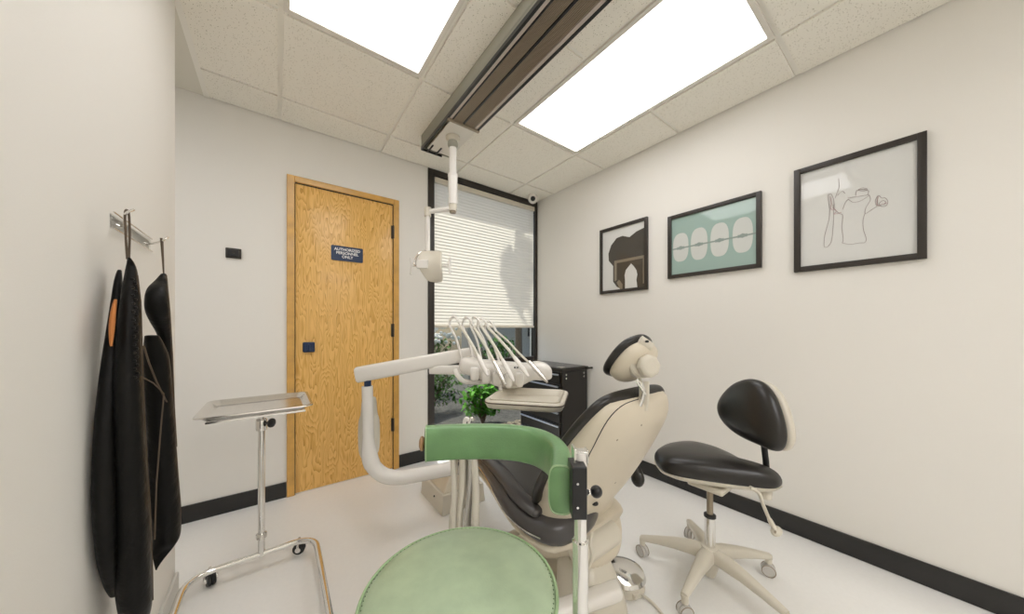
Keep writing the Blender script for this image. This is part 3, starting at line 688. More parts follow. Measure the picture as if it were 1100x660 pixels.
# ================================================================== GREEN STOOL
def green_stool():
    c = W(550-.102/.632*F, 353, .632); cx, cy = c.x, c.y; zs = .585
    t = thing('assistant_stool', 'green round stool with curved green body support on a chrome post', 'stool', (cx,cy,0))
    rs = .191
    s = MB().lathe([(0,.0),(.6*rs,.0),(.86*rs,-.003),(.95*rs,-.009),(.985*rs,-.015)][::-1]+[]+[], (cx,cy,zs), n=64) if False else MB()
    s.lathe([(.1,-.078),(rs-.006,-.076),(rs,-.068),(rs+.001,-.045),(rs-.001,-.018),(rs-.006,-.010),(rs-.020,-.004),(rs-.06,.004),(rs-.12,.008),(.03,.010),(.002,.010)], (cx,cy,zs), n=72)
    seat = s.build('seat', M['green'], t, sharp=80)
    for zz, rr in ((zs-.0135, rs+.0005), (zs-.070, rs+.0005)):
        MB().tube([(cx+rr*math.cos(a),cy+rr*math.sin(a),zz) for a in [2*math.pi*i/72 for i in range(72)]], .0032, 8, closed=True).build('piping', M['piping'], seat)
    b = MB(); n = 110
    for i in range(n):
        a = 2*math.pi*i/n; r0 = rs-.0065; b.box((cx+r0*math.cos(a)-.0008,cy+r0*math.sin(a)-.0008,zs-.0105),(cx+r0*math.cos(a)+.0008,cy+r0*math.sin(a)+.0008,zs-.0086))
    b.build('stitching', M['stitch'], seat, smooth=False)
    MB().lathe([(.05,0),(.12,.012),(.12,.022),(.05,.022)], (cx,cy,zs-.100)).build('seat_plate', M['steel'], t)
    MB().cyl((cx,cy,.10),(cx,cy,zs-.09),.025).build('gas_lift', M['chrome'], t)
    for k in range(5):
        a = R(72*k+20); e = Vector((cx+.25*math.cos(a),cy+.25*math.sin(a),.075))
        b = MB(); b.tube([(cx,cy,.11),Vector((cx,cy,.11)).lerp(e,.5),e], [.026,.020,.014], 12); b.build('base_leg', M['steel'], t)
        b = MB(); caster(b, (e.x,e.y,.025), (-math.sin(a),math.cos(a),0), .025); b.cyl((e.x,e.y,.03),(e.x,e.y,.07),.006); b.build('caster', M['rubber'], t)
    # support post
    P = W(623.5,500,.575); px, py = P.x, P.y
    b = MB(); b.cyl((px,py,.49),(px,py,.707),.0140); b.lathe([(.0142,0),(.0150,.001),(.0150,.004),(.0125,.006)],(px,py,.704)); b.build('lower_post', M['chrome'], t)
    MB().cyl((px,py,.70),(px,py,.862),.0112).build('upper_post', M['chrome'], t)
    b = MB(); d = (Vector((cx,cy,0))-Vector((px,py,0))); b.tube([(px,py,.495),Vector((px,py,.485))+d*.3,Vector((cx,cy,.492))], .011, 10); b.build('post_bracket', M['steel'], t)
    # pad: rounded rectangle section swept along the arc
    zc, hh, th = .8065, .0435, .0215
    path = [(458,.790),(475,.797),(497,.803),(525,.805),(552,.795),(575,.768),(592,.72),(601.5,.665),(603,.61),(602.5,.562)]
    pts = spline([(lambda v: Vector((v.x,v.y,0)))(W(p,353,d)) for p,d in path], 7)
    rings = []; m = len(pts)
    for i, p in enumerate(pts):
        tg = (pts[min(i+1,m-1)]-pts[max(i-1,0)]).normalized(); sd = Vector((-tg.y,tg.x,0)); f = 1.0
        rg = ring(Vector((p.x,p.y,zc)), sd, (0,0,1), th*f, hh*f, 36, 3.4)
        rings.append(rg)
    def shrink(rg, k, off):
        c_ = sum(rg, Vector())/len(rg); return [c_+(v-c_)*k+off for v in rg]
    t0 = (pts[0]-pts[1]).normalized(); t1 = (pts[-1]-pts[-2]).normalized()
    rings = [shrink(rings[0],.90,t0*.003)]+rings+[shrink(rings[-1],.90,t1*.003)]
    pad = MB().loft(rings).build('support_pad', M['green_pad'], t, sharp=70)
    for rg in (rings[1], rings[-2]): MB().tube(rg, .0018, 6, closed=True).build('piping', M['piping'], pad)
    q = W(453,478,.79); tl = (W(447,478,.79)-W(455,478,.79)).normalized()
    MB().lathe([(.012,0),(.018,.004),(.018,.009),(.010,.013)], pts[0]+Vector((0,0,zc))+t0*.004, t0).build('end_knob', M['wood_knob'], t)
    # bracket at the near right end
    e = pts[-1]; rt = Vector((CT,-ST,0)); fw = Vector((ST,CT,0))
    def obox(b, c, hx, hy, hz):
        v = []
        for z in (-hz,hz):
            for x, y in ((-hx,-hy),(hx,-hy),(hx,hy),(-hx,hy)): v.append(Vector(c)+rt*x+fw*y+Vector((0,0,z)))
        b.faces(v, [(0,3,2,1),(4,5,6,7),(0,1,5,4),(1,2,6,5),(2,3,7,6),(3,0,4,7)])
    cb = W(620,524,.552); b = MB(); obox(b, cb, .0128, .022, .0445); b.build('black_bracket', M['black'], t, bevel=.002)
    b = MB(); cc = W(623.5,491,.567); b.cyl(cc-Vector((0,0,.016)), cc+Vector((0,0,.010)), .0118); b.build('post_cap', M['white'], t)
    b = MB(); cl = W(616.5,492,.56); obox(b, cl, .0022, .014, .020); obox(b, W(623,485,.567), .011,.010,.0022); obox(b, W(630,489,.567), .0014,.010,.011); b.build('chrome_clamp', M['chrome'], t, bevel=.0008)
    b = MB(); kn = W(629,529,.56); b.cyl(kn, kn+rt*.014, .004); b.lathe([(.006,0),(.007,.003),(.004,.006)], kn, rt); b.build('knob_stem', M['chrome'], t)
    MB().ball(W(640.5,528.5,.558), .0108, 20, sc=(1,1,1)).build('black_knob', M['black'], t)
    for zz in (-.022,.018): MB().cyl(cb-fw*.0225+Vector((0,0,zz))-rt*.004, cb-fw*.025+Vector((0,0,zz))-rt*.004, .0022, n=8).build('screw', M['chrome'], t)
green_stool()

# ================================================================== DENTAL CHAIR
XC = .93
def dental_chair():
    t = thing('dental_chair', 'reclining dental chair with black upholstery and cream back shell', 'dental chair', (XC,.95,0))
    bot, top = Vector((XC,.865,.435)), Vector((XC,.562,.895)); u = (top-bot).normalized(); L = (top-bot).length
    n = Vector((0,u.z,-u.y)); X = Vector((1,0,0))
    def wid(s):
        k = [(-.02,.10),(.03,.165),(.10,.215),(.25,.255),(.45,.262),(.65,.258),(.80,.238),(.90,.212),(.96,.185),(1.0,.14)]
        for (a,wa),(b,wb) in zip(k, k[1:]):
            if s <= b: return wa+(wb-wa)*max(0,(s-a))/(b-a)
        return k[-1][1]
    ss = [-.02,0,.03,.07,.12,.2,.3,.4,.5,.6,.7,.8,.87,.92,.96,.985,1.0]
    cush = []; 
    for s in ss:
        e = min(1, (s+.045)*14, (1.02-s)*16); e = max(.35, e)**.6
        cush.append(ring(bot+u*(s*L)+n*.006, X, n, wid(s), .027*e, 36, 2.8))
    MB().loft(cush).build('back_cushion', M['black_vinyl'], t, sub=1, sharp=80)
    sh = []
    for s in [-.34,-.30,-.24,-.16,-.08,0,.08,.16,.26,.38,.5,.62,.74,.84,.91,.96,.985]:
        if s < 0: w = .078+.132*(max(0,s+.34)/.34)**.85
        elif s < .1: w = .195+.018*s/.1
        else: w = wid(s)-.016-.024*max(0,(.5-s)/.4)
        d = .105*(1-.35*max(0,s-.3)/.7) if s > 0 else .105*(1-.35*abs(s))
        e = max(.3, min(1, (1.0-s)*9))**.6
        e2 = max(.45, min(1,(s+.36)*9))
        cc = bot-n*.010+(u*(s*L) if s > 0 else Vector((.050*min(1,-s*8),-.035*min(1,-s*8)+.16*s,s*L*1.12)))
        rg = ring(cc, X, n, w, d*e*e2, 40, 2.5)
        rg = [v if (v-cc).dot(n) <= .0 else cc+(v-cc)-n*((v-cc).dot(n))*.75 for v in rg]
        sh.append(rg)
    shl = MB().loft(sh).build('back_shell', M['shell'], t, sub=1, sharp=80)
    # panel seam of the shell: a dark groove line lying on the shell's left flank
    seam = [(686,429,.985),(672,434,.96),(661,442,.93),(652,453,.905),(645,465,.89),(638,479,.875),(632,491,.868),(630,503,.865)]
    # project each seam point onto the shell ellipse
    def on_shell(px, py):
        d = (W(px,py,1.0)-Vector((0,0,CZ))); best = None
        from mathutils.bvhtree import BVHTree
        return d
    from mathutils.bvhtree import BVHTree
    bm = bmesh.new(); dg = bpy.context.evaluated_depsgraph_get(); bpy.context.view_layer.update(); bm.from_object(shl, bpy.context.evaluated_depsgraph_get())
    tree = BVHTree.FromBMesh(bm); off = t.location
    def hit(px, py):
        d = (W(px,py,1.0)-Vector((0,0,CZ))).normalized(); r = tree.ray_cast(Vector((0,0,CZ))-off, d)
        return (r[0]+off, r[1]) if r[0] is not None else (None, None)
    pts = [hit(p[0],p[1])[0] for p in spline([Vector((a,b_,0)) for a,b_,_ in seam],4)]
    pts = [p for p in pts if p is not None]
    if len(pts) > 3: MB().tube(pts, .0016, 6).build('shell_seam', M['rubber'], shl)
    for px, py in ((663,473),(689,457),(661,519)):
        p, nn = hit(px,py)
        if p: MB().lathe([(.0035,0),(.003,.0012),(.001,.0015)], p-nn*.0005, nn, 10).build('shell_screw', M['track'], shl)
    p, nn = hit(639,541)
    if p: MB().ball(p, .015, 16, sc=(.8,.8,.5)).build('release_button', M['black'], t)
    p0, p1 = hit(634,566)[0], hit(655,551)[0]
    if p0 and p1:
        b = MB(); b.tube([p0, p0.lerp(p1,.3), p0.lerp(p1,.7), p1], [.004,.013,.013,.007], 12); b.build('shell_recess', M['rubber'], t)
        b = MB(); b.tube(spline([p0, p0.lerp(p1,.5)-Vector((.008,.012,0)), p1-Vector((.012,.012,-.004))],5), .0045, 8); b.build('recline_lever', M['chrome'], t)
    bm.free()
    # seat cushion and leg rest: sections along Y
    sec = [(.715,.15,.405,.020),(.73,.20,.405,.042),(.77,.235,.408,.050),(.83,.258,.415,.050),(.92,.266,.428,.048),(1.02,.245,.442,.045),(1.15,.205,.45,.044),(1.28,.172,.452,.043),(1.38,.158,.438,.042),(1.47,.152,.41,.040),(1.55,.148,.37,.036),(1.60,.14,.34,.028),(1.615,.12,.33,.016)]
    rr = []
    for y, w, z, h in sec:
        sh_ = max(0,.95-y)*.45; rr.append(ring((XC-sh_,y,z), X, (0,0,1), w-sh_, h, 40, 3.2))
    MB().loft(rr).build('seat_cushion', M['grey_vinyl'], t, sub=1, sharp=80)
    rr = [[Vector((p.x if True else 0,p.y,p.z)) for p in ring((XC,y+.0,z-.052), X, (0,0,1), w*.93, .022, 32, 3)] for y,w,z,h in sec[1:-2]]
    MB().loft(rr).build('seat_pan', M['shell'], t, sub=1, sharp=80)
    for sg in (-1,1):
        ed = [Vector((XC+sg*(w+.0015)-(2*max(0,.95-y)*.45 if sg > 0 else 0),y,z-.004)) for y,w,z,h in sec[2:-2]]
        MB().tube(spline(ed,4), .0028, 6).build('seat_piping', M['steel'], t)
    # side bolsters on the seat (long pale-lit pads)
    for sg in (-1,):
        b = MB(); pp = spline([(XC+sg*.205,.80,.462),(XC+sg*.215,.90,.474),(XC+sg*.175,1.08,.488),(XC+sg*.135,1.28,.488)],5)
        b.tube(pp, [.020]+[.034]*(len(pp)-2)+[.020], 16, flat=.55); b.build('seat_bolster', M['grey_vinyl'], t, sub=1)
    # armrest seen beyond the back on the right
    b = MB(); b.tube(spline([(1.262,.765,.43),(1.262,.775,.462),(1.258,.80,.49),(1.255,.90,.50),(1.255,1.05,.50)],5), [.014]+[.026]*19+[.016], 14); b.ball(W(685,514,1.37),.030,16,sc=(.8,1,1.25)); b.build('armrest', M['black_vinyl'], t)
    b = MB(); b.tube([(1.255,.95,.48),(1.24,.95,.38),(1.12,.95,.36)], .014, 10); b.build('armrest_bracket', M['shell'], t)
    # headrest
    hc = Vector((.955,.607,.995)); hu2 = Vector((0,-.6,.8)); hn = Vector((0,.8,.6)); hx = Vector((1,0,0))
    rr = []; rs2 = []
    for q in range(13):
        a = -1+2*q/12; w = .088*(1-abs(a)**2.6)**.5+.012; w *= (1-.06*a)
        e = max(.25,(1-abs(a)**3)**.5)
        c = hc+hu2*(a*.092)
        rr.append(ring(c+hn*.012, hx, hn, w, .024*e, 30, 2.4)); rs2.append(ring(hc+hu2*(a*.082)-hn*.014, hx, hn, w*.9, .046*e, 30, 2.2))
    MB().loft(rr).build('headrest_cushion', M['black_vinyl'], t, sub=1, sharp=80)
    MB().loft(rs2).build('headrest_shell', M['shell'], t, sub=1, sharp=80)
    k = W(693,394,1.0); kd = (W(701,394,1.0)-W(693,394,1.04)).normalized()
    b = MB(); b.lathe([(.040,0),(.043,.006),(.043,.030),(.038,.036)], W(684,392,1.02), kd, 28); b.build('pivot_hub', M['cream'], t)
    kn = MB().lathe([(.034,0),(.037,.005),(.036,.022),(.026,.030)], W(694,393.5,.985), kd, 8); kn.build('pivot_knob', M['cream'], t, bevel=.003)
    b = MB(); b.tube([W(700,374,1.0),W(690,368,1.01),W(680,373,1.02)], [.016,.022,.014], 14); b.build('upper_bracket', M['cream'], t)
    MB().ball(W(695,367,.985), .008, 12, sc=(1.2,.6,.5)).build('slot', M['rubber'], t)
    b = MB(); b.tube(spline([W(686,407,.975),W(690,414,.965),W(692,423,.96),W(687,438,.965)],4), [.010]*5+[.008]*8, 10, flat=.5); b.tube(spline([W(683,409,.96),W(689,418,.955),W(694,424,.955)],4), .0028, 8); b.build('chrome_latch', M['chrome'], t)
    b = MB(); b.tube([W(690,440,.985),W(692,425,.98),W(692,410,.99)], .017, 12, flat=.5); b.build('headrest_bar', M['cream'], t)
    # base and lift
    b = MB(); b.loft([ring((XC-.03,.86,z), X, (0,1,0), w, l, 40, 3.4) for z,w,l in ((0,.140,.40),(.03,.140,.40),(.055,.125,.385),(.062,.10,.35))]); b.build('floor_base', M['shell'], t, sharp=50)
    b = MB(); b.loft([ring((XC,.74+.02*i,z), X, (0,1,0), w, l, 32, 2.6) for i,(z,w,l) in enumerate(((.05,.115,.13),(.12,.11,.12),(.20,.095,.10),(.26,.085,.09)))]); b.build('pump_cover', M['cream'], t, sub=1)
    b = MB(); b.loft([ring((XC,y,z), X, (0,0,1), w, h, 28, 3) for y,z,w,h in ((1.18,.10,.08,.035),(1.0,.17,.085,.045),(.85,.25,.085,.05),(.74,.33,.08,.045))]); b.build('lift_arm', M['shell'], t, sub=1)
    MB().cyl((XC-.10,.735,.315),(XC+.10,.735,.315),.045).build('lift_pivot', M['cream'], t, bevel=.004); MB().cyl((XC-.105,1.17,.11),(XC+.105,1.17,.11),.035).build('lift_pivot', M['cream'], t, bevel=.004)
    b = MB(); b.cyl((XC,.80,.30),(XC,.79,.40),.05,.045); b.build('seat_post', M['cream'], t, bevel=.004)
    p0, p1 = W(592,659,.98), W(664,634,1.10); b = MB(); b.loft([ring(p0.lerp(p1,q), (0,0,1), Vector((ST,CT,0)), h, .03, 20, 4) for q,h in ((-.02,.014),(0,.020),(.9,.026),(1.0,.024),(1.03,.014))]); b.build('cross_bar', M['white'], t, sharp=60)
    b = MB(); b.tube(spline([W(636,573,1.06),W(634,584,1.03),W(636,598,1.02),W(631,612,1.02)],5), .006, 8); b.build('air_tube', M['cream'], t)
    b = MB()
    for p in (W(648,621,1.16), W(631,603,1.1), W(635,628,1.1)): b.ball(p,.006,8)
    b.build('cover_screw', M['steel'], t)
dental_chair()

# foot control on the floor
def foot():
    c = atz(674,626,.0); c = Vector((1.185,.79,0))
    t = thing('foot_control', 'round chrome-topped foot control on the floor beside the chair base', 'foot control', c)
    MB().lathe([(.080,0),(.086,.006),(.084,.032),(.074,.044)], c).build('foot_base', M['cream'], t)
    MB().lathe([(.086,.042),(.091,.048),(.084,.062),(.056,.074),(.02,.079),(.001,.079)], c, n=40).build('chrome_disc', M['chrome'], t)
    b = MB(); b.box((c.x-.045,c.y-.085,.010),(c.x+.015,c.y-.055,.030)); b.build('front_lip', M['cream'], t, bevel=.004)
    b = MB(); b.tube(spline([(c.x-.0,c.y-.078,.015),(c.x+.005,c.y-.13,.008),(c.x-.02,c.y-.2,.006),(c.x-.06,c.y-.3,.006)],6), .0055, 8); b.build('cord', M['hose'], t)
foot()

# ================================================================== DELIVERY UNIT
def delivery():
    D0 = 1.60
    base = W(396,353,D0); t = thing('delivery_unit', 'white jointed delivery arm carrying the instrument head in front of the window', 'dental delivery unit', (base.x,base.y,.3))
    # balance arm
    a0, a1 = W(383,403,D0), W(512,379,1.70); ax = (a1-a0).normalized(); sd = ax.cross(Vector((0,0,1))).normalized(); up = sd.cross(ax)
    rr = []
    for s, h, w in ((0,.034,.030),(.012,.040,.034),(.3,.040,.034),(.97,.034,.030),(1,.028,.026)): rr.append(ring(a0.lerp(a1,s), sd, up, w, h, 24, 4.5))
    MB().loft(rr).build('balance_arm', M['white'], t, sharp=50)
    b = MB(); p = W(395,413,D0); b.cyl(p+Vector((0,0,-.03)), p+Vector((0,0,.035)), .017); b.build('swivel_pin', M['navy'], t)
    # upright that bends into the lower arm
    pts = spline([W(394.5,415,D0),W(395,440,D0),W(395.5,465,D0),W(396.5,486,D0),W(401,501,D0),W(413,511,D0+.01),W(430,513,D0+.03),W(450,510,D0+.07),W(475,505.5,D0+.13),W(500,501,D0+.18)],6)
    r = [.027]*14+[.029,.031,.033,.035,.037,.039]+[.040]*(len(pts)-20)
    MB().tube(pts, [x*(.98 if i<24 else .92) for i,x in enumerate(r)], 20, flat=1).build('upright', M['white'], t, sharp=80)
    # pale cover shell standing behind the upright
    b = MB(); b.loft([ring(W(396.5,y,D0+.06), Vector((CT,-ST,0)), Vector((ST,CT,0)), w, .036, 24, 3.5) for y,w in ((493,.028),(487,.046),(478,.052),(455,.052),(449,.046),(446,.036),(436,.034),(429,.030),(427,.024))]); b.build('upright_cover', M['cream'], t, sub=1)
    # second lower arm and control handle
    b = MB(); b.loft([ring(W(x,y,d), (0,0,1), Vector((ST,CT,0)), .024, .022, 18, 3.5) for x,y,d in ((462,397,1.66),(478,397.5,1.65),(497,397.5,1.63),(510,398,1.6))]); b.build('support_arm', M['white'], t, sharp=60)
    b = MB(); b.tube(spline([W(489,398,1.56),W(492,404,1.54),W(498,409.5,1.53),(W(510,411,1.53)),W(526,409.5,1.53),W(540,407,1.53)],5), .0125, 12); b.build('grab_handle', M['white'], t)
    # instrument head
    d = 1.56; A, B = W(500,391,1.58), W(590,397,1.52)
    ax = (B-A).normalized(); dep = Vector((ST,CT,0)); up = Vector((0,0,1))
    rr = []
    for s, h, w, dz in ((-.07,.020,.04,-.004),(-.045,.036,.06,-.006),(.03,.046,.075,-.008),(.12,.044,.08,-.016),(.24,.050,.085,-.024),(.36,.060,.088,-.034),(.5,.066,.088,-.042),(.62,.062,.088,-.038),(.72,.048,.082,-.026),(.80,.040,.07,-.014),(.84,.046,.07,-.008),(.94,.044,.065,-.010),(1.0,.034,.055,-.014),(1.03,.020,.04,-.018)):
        rr.append(ring(A.lerp(B,s)+up*dz, up, dep, h, w, 30, 3.2))
    head = MB().loft(rr).build('instrument_head', M['white'], t, sub=1, sharp=80)
    # holder lobes along the near edge
    for i in range(5):
        c = W(510+i*12, 402+i*2.2-(i==4)*3, 1.45); b = MB(); b.loft([ring(c+up*z, Vector((CT,-ST,0)), dep, w, w*1.1, 18, 2.4) for z,w in ((-.036,.012),(-.030,.020),(.02,.024),(.034,.018))]); b.build('holder', M['white'], t, sub=1)
    b = MB()
    for q in range(3): b.cyl(W(553+q*3,395,1.468), W(553+q*3,395,1.462), .004, n=10)
    b.build('indicator', M['black'], head)
    # whips with their hoses and handpieces
    tips = [((487,340),(524,404),(496,386)),((501,340.5),(543,414),(508,386)),((509.5,340.5),(552,410),(517,386)),((517,342),(568,405),(526,387)),((525,345),(588,411),(536,388))]
    for i, (ap, hp, rt_) in enumerate(tips):
        d1, d2 = 1.66, 1.355
        w = MB()
        base_ = W(rt_[0],rt_[1],1.62); apx = W(ap[0]-2,ap[1]+5,d1)
        w.tube(spline([base_, base_.lerp(apx,.5)+up*.0, W(ap[0]-4,ap[1]+9,d1), W(ap[0]-1,ap[1]+1,d1-.02), W(ap[0]+4,ap[1]+3,d1-.04), W(ap[0]+8,ap[1]+11,d1-.05)],6), .0062, 10)
        w.build('whip_arm', M['white'], t)
        s = W(ap[0]+8,ap[1]+11,d1-.05); e = W(hp[0],hp[1],d2)
        h = MB(); m1 = s.lerp(e,.5)+up*(.012 if i<4 else .004); h.tube(spline([s, s.lerp(e,.25)+up*.008, m1, s.lerp(e,.75)+up*.008],5), .0072 if i<4 else .0052, 10); ho = h.build('instrument_hose', M['hose'], t)
        h = MB(); f = s.lerp(e,.68)+up*.010; h.tube([f, f.lerp(e,.3), f.lerp(e,.75), e], [.0085,.0115,.010,.005], 12); h.build('handpiece', M['steel' if i in (1,4) else 'white'], t)
    # tray holder below
    c = W(569,424,1.36); b0 = W(527,424,1.36); rt = Vector((CT,-ST,0)); fw = Vector((ST,CT,0))
    cx = W(568,353,1.36); zc = W(568,426,1.36).z
    def rrect(hx, hy, r, z, n=6):
        o = []
        for (sx,sy,a0) in ((1,1,0),(-1,1,90),(-1,-1,180),(1,-1,270)):
            for i in range(n+1):
                a = R(a0+90*i/n); x = sx*(hx-r)+r*math.cos(a); y = sy*(hy-r)+r*math.sin(a)
                q = Matrix.Rotation(R(-14),3,'Z') @ (rt*x+fw*y); o.append(Vector((cx.x+q.x,cx.y+q.y,z)))
        return o
    hx, hy = .160, .150
    R_ = [rrect(hx-.03,hy-.03,.02,zc-.024),rrect(hx-.022,hy-.022,.03,zc-.022),rrect(hx-.018,hy-.018,.03,zc+.004),rrect(hx-.008,hy-.008,.04,zc+.008),rrect(hx,hy,.045,zc+.004),rrect(hx+.001,hy+.001,.045,zc-.008),rrect(hx-.008,hy-.008,.04,zc-.026),rrect(hx-.03,hy-.03,.02,zc-.030)]
    th = MB().loft(R_).build('tray_holder', M['cream'], t, sharp=70)
    R_ = [rrect(hx-.045,hy-.045,.02,zc-.020),rrect(hx-.036,hy-.036,.025,zc-.018),rrect(hx-.022,hy-.022,.03,zc+.007),rrect(hx-.017,hy-.017,.03,zc+.010),rrect(hx-.019,hy-.019,.03,zc+.002),rrect(hx-.034,hy-.034,.02,zc-.0215)]
    MB().loft(R_).build('tray_liner', M['cream'], th)
    MB().tube(rrect(hx+.0015,hy+.0015,.045,zc-.003), .0024, 6, closed=True).build('tray_seam', M['seam'], th)
    b = MB(); b.tube([W(537,400,1.48),W(537,414,1.46),W(538,420,1.44)], .009, 10); b.build('tray_stem', M['white'], t)
delivery()

# junction box at the toe of the chair
def jbox():
    t = thing('junction_box', 'low cream utility box on the floor at the toe of the chair', 'utility box', (.86,1.85,0))
    x0, x1, y0, y1 = .765, 1.06, 1.70, 2.04
    b = MB(); b.faces([(x0,y0,0),(x1,y0,0),(x1,y1,0),(x0,y1,0),(x0+.008,y0+.008,.115),(x1-.01,y0+.008,.115),(x1-.01,y1-.01,.115),(x0+.008,y1-.01,.115)], [(0,3,2,1),(4,5,6,7),(0,1,5,4),(1,2,6,5),(2,3,7,6),(3,0,4,7)])
    b.build('box_body', M['cream'], t, bevel=.006)
    b = MB(); b.faces([(x0+.02,y0+.02,.115),(x1-.02,y0+.02,.115),(x1-.02,y1-.02,.115),(x0+.02,y1-.02,.115),(x0+.08,y0+.07,.185),(x1-.05,y0+.07,.185),(x1-.05,y1-.05,.185),(x0+.08,y1-.05,.185)], [(0,3,2,1),(4,5,6,7),(0,1,5,4),(1,2,6,5),(2,3,7,6),(3,0,4,7)])
    b.build('box_cover', M['shell'], t, bevel=.008)
    MB().cyl((x0-.001,y0+.12,.07),(x0+.006,y0+.12,.07),.005,n=10).build('rivet', M['black'], t)
    # uprights that carry the lower arm
    MB().cyl((.93,1.80,.18),(.93,1.80,.40),.035).build('arm_post', M['cream'], t)
jbox()

# assistant's hoses hanging behind the green pad
def hoses():
    t = thing('suction_hoses', 'bundle of cream suction hoses hanging behind the green body support', 'hoses', W(500,353,1.18).xyz*1)
    t.location.z = .3
    specs = [((486,490),(487,565),.0085,'hose',1.16),((497,484),(493,566),.0115,'hose',1.18),((502,486),(503,566),.010,'grey_hose',1.21),((508,484),(511,568),.0125,'hose',1.17),((490,492),(484,566),.006,'hose',1.2),((505,488),(500,566),.006,'grey_hose',1.16)]
    for a, b_, r, m, d in specs:
        p, q = W(*a,d), W(*b_,d-.02); mid = p.lerp(q,.5)+Vector((.004,-.004,0)); lo = Vector((q.x+.05,q.y+.04,.03))
        MB().tube(spline([p+Vector((.0,.0,.03)), p, mid, q, q.lerp(lo,.6)+Vector((0,0,-.01)), lo],6), r*1.15, 10).build('hose', M[m], t)
    b = MB(); c = W(502,486,1.17); rt = Vector((CT,-ST,0))
    b.loft([ring(c+rt*s, (0,0,1), Vector((ST,CT,0)), h, .03, 16, 3) for s,h in ((-.07,.010),(-.065,.016),(.04,.016),(.045,.010))]); b.build('holder_bar', M['cream'], t, sharp=60)
    for px, m in ((499,'white'),(504.5,'steel')):
        b = MB(); p = W(px,482,1.17); b.tube(spline([p, p+Vector((0,0,.06)), p+Vector((0,0,.100)), p+Vector((.006,-.004,.112)), p+Vector((.012,-.008,.104))],4), [.009]*5+[.007]*12, 10); b.build('suction_tip', M[m], t)
hoses()

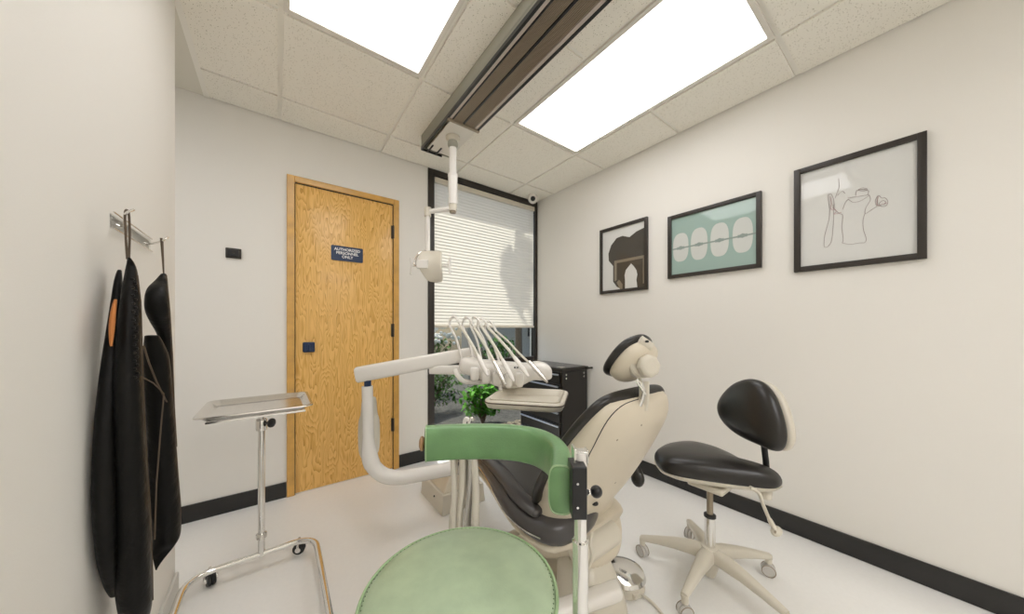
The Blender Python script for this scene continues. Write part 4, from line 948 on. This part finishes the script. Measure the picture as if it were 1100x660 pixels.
# ================================================================== ROLLING STOOL
def rolling_stool():
    cx, cy = 1.512, .579
    t = thing('rolling_stool', 'black wheeled stool with small backrest and cream five-star base', 'stool', (cx,cy,0))
    for k, a in enumerate((-104,-32,40,112,184)):
        a = R(a); r = .275; e = Vector((cx+r*math.cos(a),cy+r*math.sin(a),.085)); dr = Vector((math.cos(a),math.sin(a),0)); pd = Vector((-dr.y,dr.x,0))
        b = MB(); rr = []
        for s, w, h, z in ((.02,.030,.030,.115),(.25,.028,.028,.118),(.5,.023,.022,.112),(.75,.018,.017,.100),(.93,.015,.014,.090),(1.03,.013,.012,.084)):
            rr.append(ring(Vector((cx,cy,z))+dr*(r*s), pd, (0,0,1), w, h, 16, 3))
        b.loft(rr); b.loft([ring(e+Vector((0,0,z)), dr, pd, w, w, 14, 2.6) for z,w in ((.002,.013),(-.03,.012))]); leg = b.build('base_leg', M['cream'], t, sharp=60)
        b = MB(); b.cyl(e+Vector((0,0,-.03)), e+Vector((0,0,-.055)), .005); ax = Vector((math.cos(a+.9),math.sin(a+.9),0)); caster(b, (e.x,e.y,.026), ax, .026, .014); co = b.build('caster', M['caster_clear'], t)
        b = MB()
        for s in (-1,1): b.tube([Vector((e.x,e.y,.026))+ax*s*.0165+(dr.cross(ax).cross(ax) if False else Vector((0,0,1)))*.0245*math.sin(q)+Vector((-ax.y,ax.x,0))*.0245*math.cos(q) for q in [2*math.pi*i/20 for i in range(20)]], .0016, 6, closed=True)
        b.build('wheel_rim', M['track'], co)
    MB().lathe([(.020,.02),(.024,.03),(.038,.085),(.040,.135),(.034,.148)], (cx,cy,0)).build('hub', M['cream'], t)
    MB().cyl((cx,cy,.14),(cx,cy,.275),.0205).build('gas_lift', M['chrome'], t)
    MB().lathe([(.021,0),(.0235,.002),(.0235,.012),(.015,.016)], (cx,cy,.272)).build('lift_collar', M['black'], t)
    MB().cyl((cx,cy,.28),(cx,cy,.425),.0125).build('lift_rod', M['track'], t)
    # seat outline in plan, front towards the far left
    ol = [atz(x,y,z) for x,y,z in ((702,490,.49),(709,503,.475),(727,512,.465),(765,519,.462),(803,524,.462),(832,526,.465),(842,521,.472),(838,512,.50),(815,499,.53),(790,484,.54),(765,474,.54),(738,468,.54),(715,472,.53),(704,481,.51))]
    ol = spline([Vector((p.x,p.y,0)) for p in ol], 4, closed=True); c = sum(ol, Vector())/len(ol)
    def lay(k, z, tilt=.0): return [Vector((c.x+(p.x-c.x)*k, c.y+(p.y-c.y)*k, z+(k*0))) for p in ol]
    rr = [lay(.86,.452),lay(.93,.455),lay(.975,.466),lay(.985,.480),lay(.965,.500),lay(.90,.519),lay(.78,.532),lay(.58,.541),lay(.3,.545),lay(.05,.546)]
    seat = MB().loft(rr).build('seat', M['black_vinyl'], t, sub=1, sharp=85)
    rr = [lay(.25,.418),lay(.5,.424),lay(.80,.438),lay(.955,.452),lay(.985,.462),lay(.94,.464)]
    MB().loft(rr).build('seat_shell', M['cream'], t, sharp=80)
    b = MB(); b.box((cx-.06,cy-.07,.405),(cx+.06,cy+.07,.43)); b.build('mechanism', M['cream'], t, bevel=.008)
    # lever paddles
    b = MB(); b.tube(spline([W(806,524,1.22),W(815,530,1.21),W(820,543,1.20),W(826,557,1.20),W(832,568,1.20)],5), [.012]*8+[.011]*8+[.016]*5, 12, flat=.55); b.ball(W(834,571,1.20), .030, 16, sc=(1,.6,.55)); b.build('lever', M['cream'], t)
    b = MB(); b.ball(W(833,572,1.185), .008, 8, sc=(1,.5,.7)); b.build('lever_mark', M['track'], t)
    b = MB(); b.cyl(W(825,505,1.30), W(822,535,1.30), .022); b.build('back_bracket', M['cream'], t)
    # backrest
    bd = 1.31; b = MB(); b.tube(spline([W(823,522,bd),W(823,500,bd),W(821,482,bd),W(819,462,bd+.02)],5), .0115, 12, flat=.7); b.build('back_post', M['black'], t)
    cb = W(808,445,bd+.0); out = [(771,436),(776,424),(788,412),(803,406.5),(817,409),(828,420),(836,437),(841.5,457),(843,473),(839,484),(831,485.5),(818,480),(800,472),(785,462),(774,449)]
    # plane of the pad, facing the far left; outline traced onto that plane
    nrm = Vector((-.86,.50,.10)).normalized()
    def onp(px, py):
        o = Vector((0,0,CZ)); d = W(px,py,1.0)-o; return o+d*((cb-o).dot(nrm)/d.dot(nrm))
    ol2 = spline([onp(*p) for p in out], 3, closed=True); c2 = sum(ol2, Vector())/len(ol2)
    def lay2(k, h): return [c2+(p-c2)*k+nrm*h for p in ol2]
    MB().loft([lay2(.90,-.026),lay2(.97,-.018),lay2(.99,-.006),lay2(.97,.010),lay2(.88,.024),lay2(.70,.034),lay2(.4,.040),lay2(.06,.042)]).build('backrest', M['black_vinyl'], t, sub=1, sharp=85)
    MB().loft([lay2(.06,-.088),lay2(.45,-.086),lay2(.75,-.080),lay2(.92,-.066),lay2(.985,-.040),lay2(.93,-.024)]).build('back_shell', M['cream'], t, sub=1, sharp=85)
rolling_stool()

# ================================================================== LIGHT, WORLD, CAMERA
sun = bpy.data.lights.new('sun', 'SUN'); sun.energy = 6.3; sun.angle = R(.7); sun.color = (1,.96,.90)
so = bpy.data.objects.new('sun', sun); C.objects.link(so); so.location = (3,6,8)
sd = Vector((-.10,-1.0,-2.45)).normalized(); so.rotation_euler = sd.to_track_quat('-Z','Y').to_euler()
w = bpy.data.worlds.new('sky'); bpy.context.scene.world = w; w.use_nodes = True; nt = w.node_tree
bg = nt.nodes['Background']
sk = nt.nodes.new('ShaderNodeTexSky'); sk.sky_type = 'NISHITA'; sk.sun_disc = False; sk.sun_elevation = R(60); sk.sun_rotation = R(0); sk.dust_density = 2.5
nt.links.new(sk.outputs[0], bg.inputs[0]); bg.inputs[1].default_value = .27
cam = bpy.data.cameras.new('camera'); co = bpy.data.objects.new('camera', cam); C.objects.link(co)
cam.sensor_width = 36; cam.sensor_fit = 'HORIZONTAL'; cam.lens = 36*F/1100; cam.shift_y = 23/1100; cam.clip_start = .02; cam.clip_end = 100
co.location = (0,0,CZ); co.rotation_euler = (R(90),0,R(-36.8))
sc = bpy.context.scene; sc.camera = co
sc.view_settings.view_transform = 'Standard'; sc.view_settings.look = 'None'; sc.view_settings.exposure = 0; sc.view_settings.gamma = 1
try: sc.view_settings.use_curve_mapping = False
except Exception: pass
sc.cycles.max_bounces = 10; sc.cycles.diffuse_bounces = 6
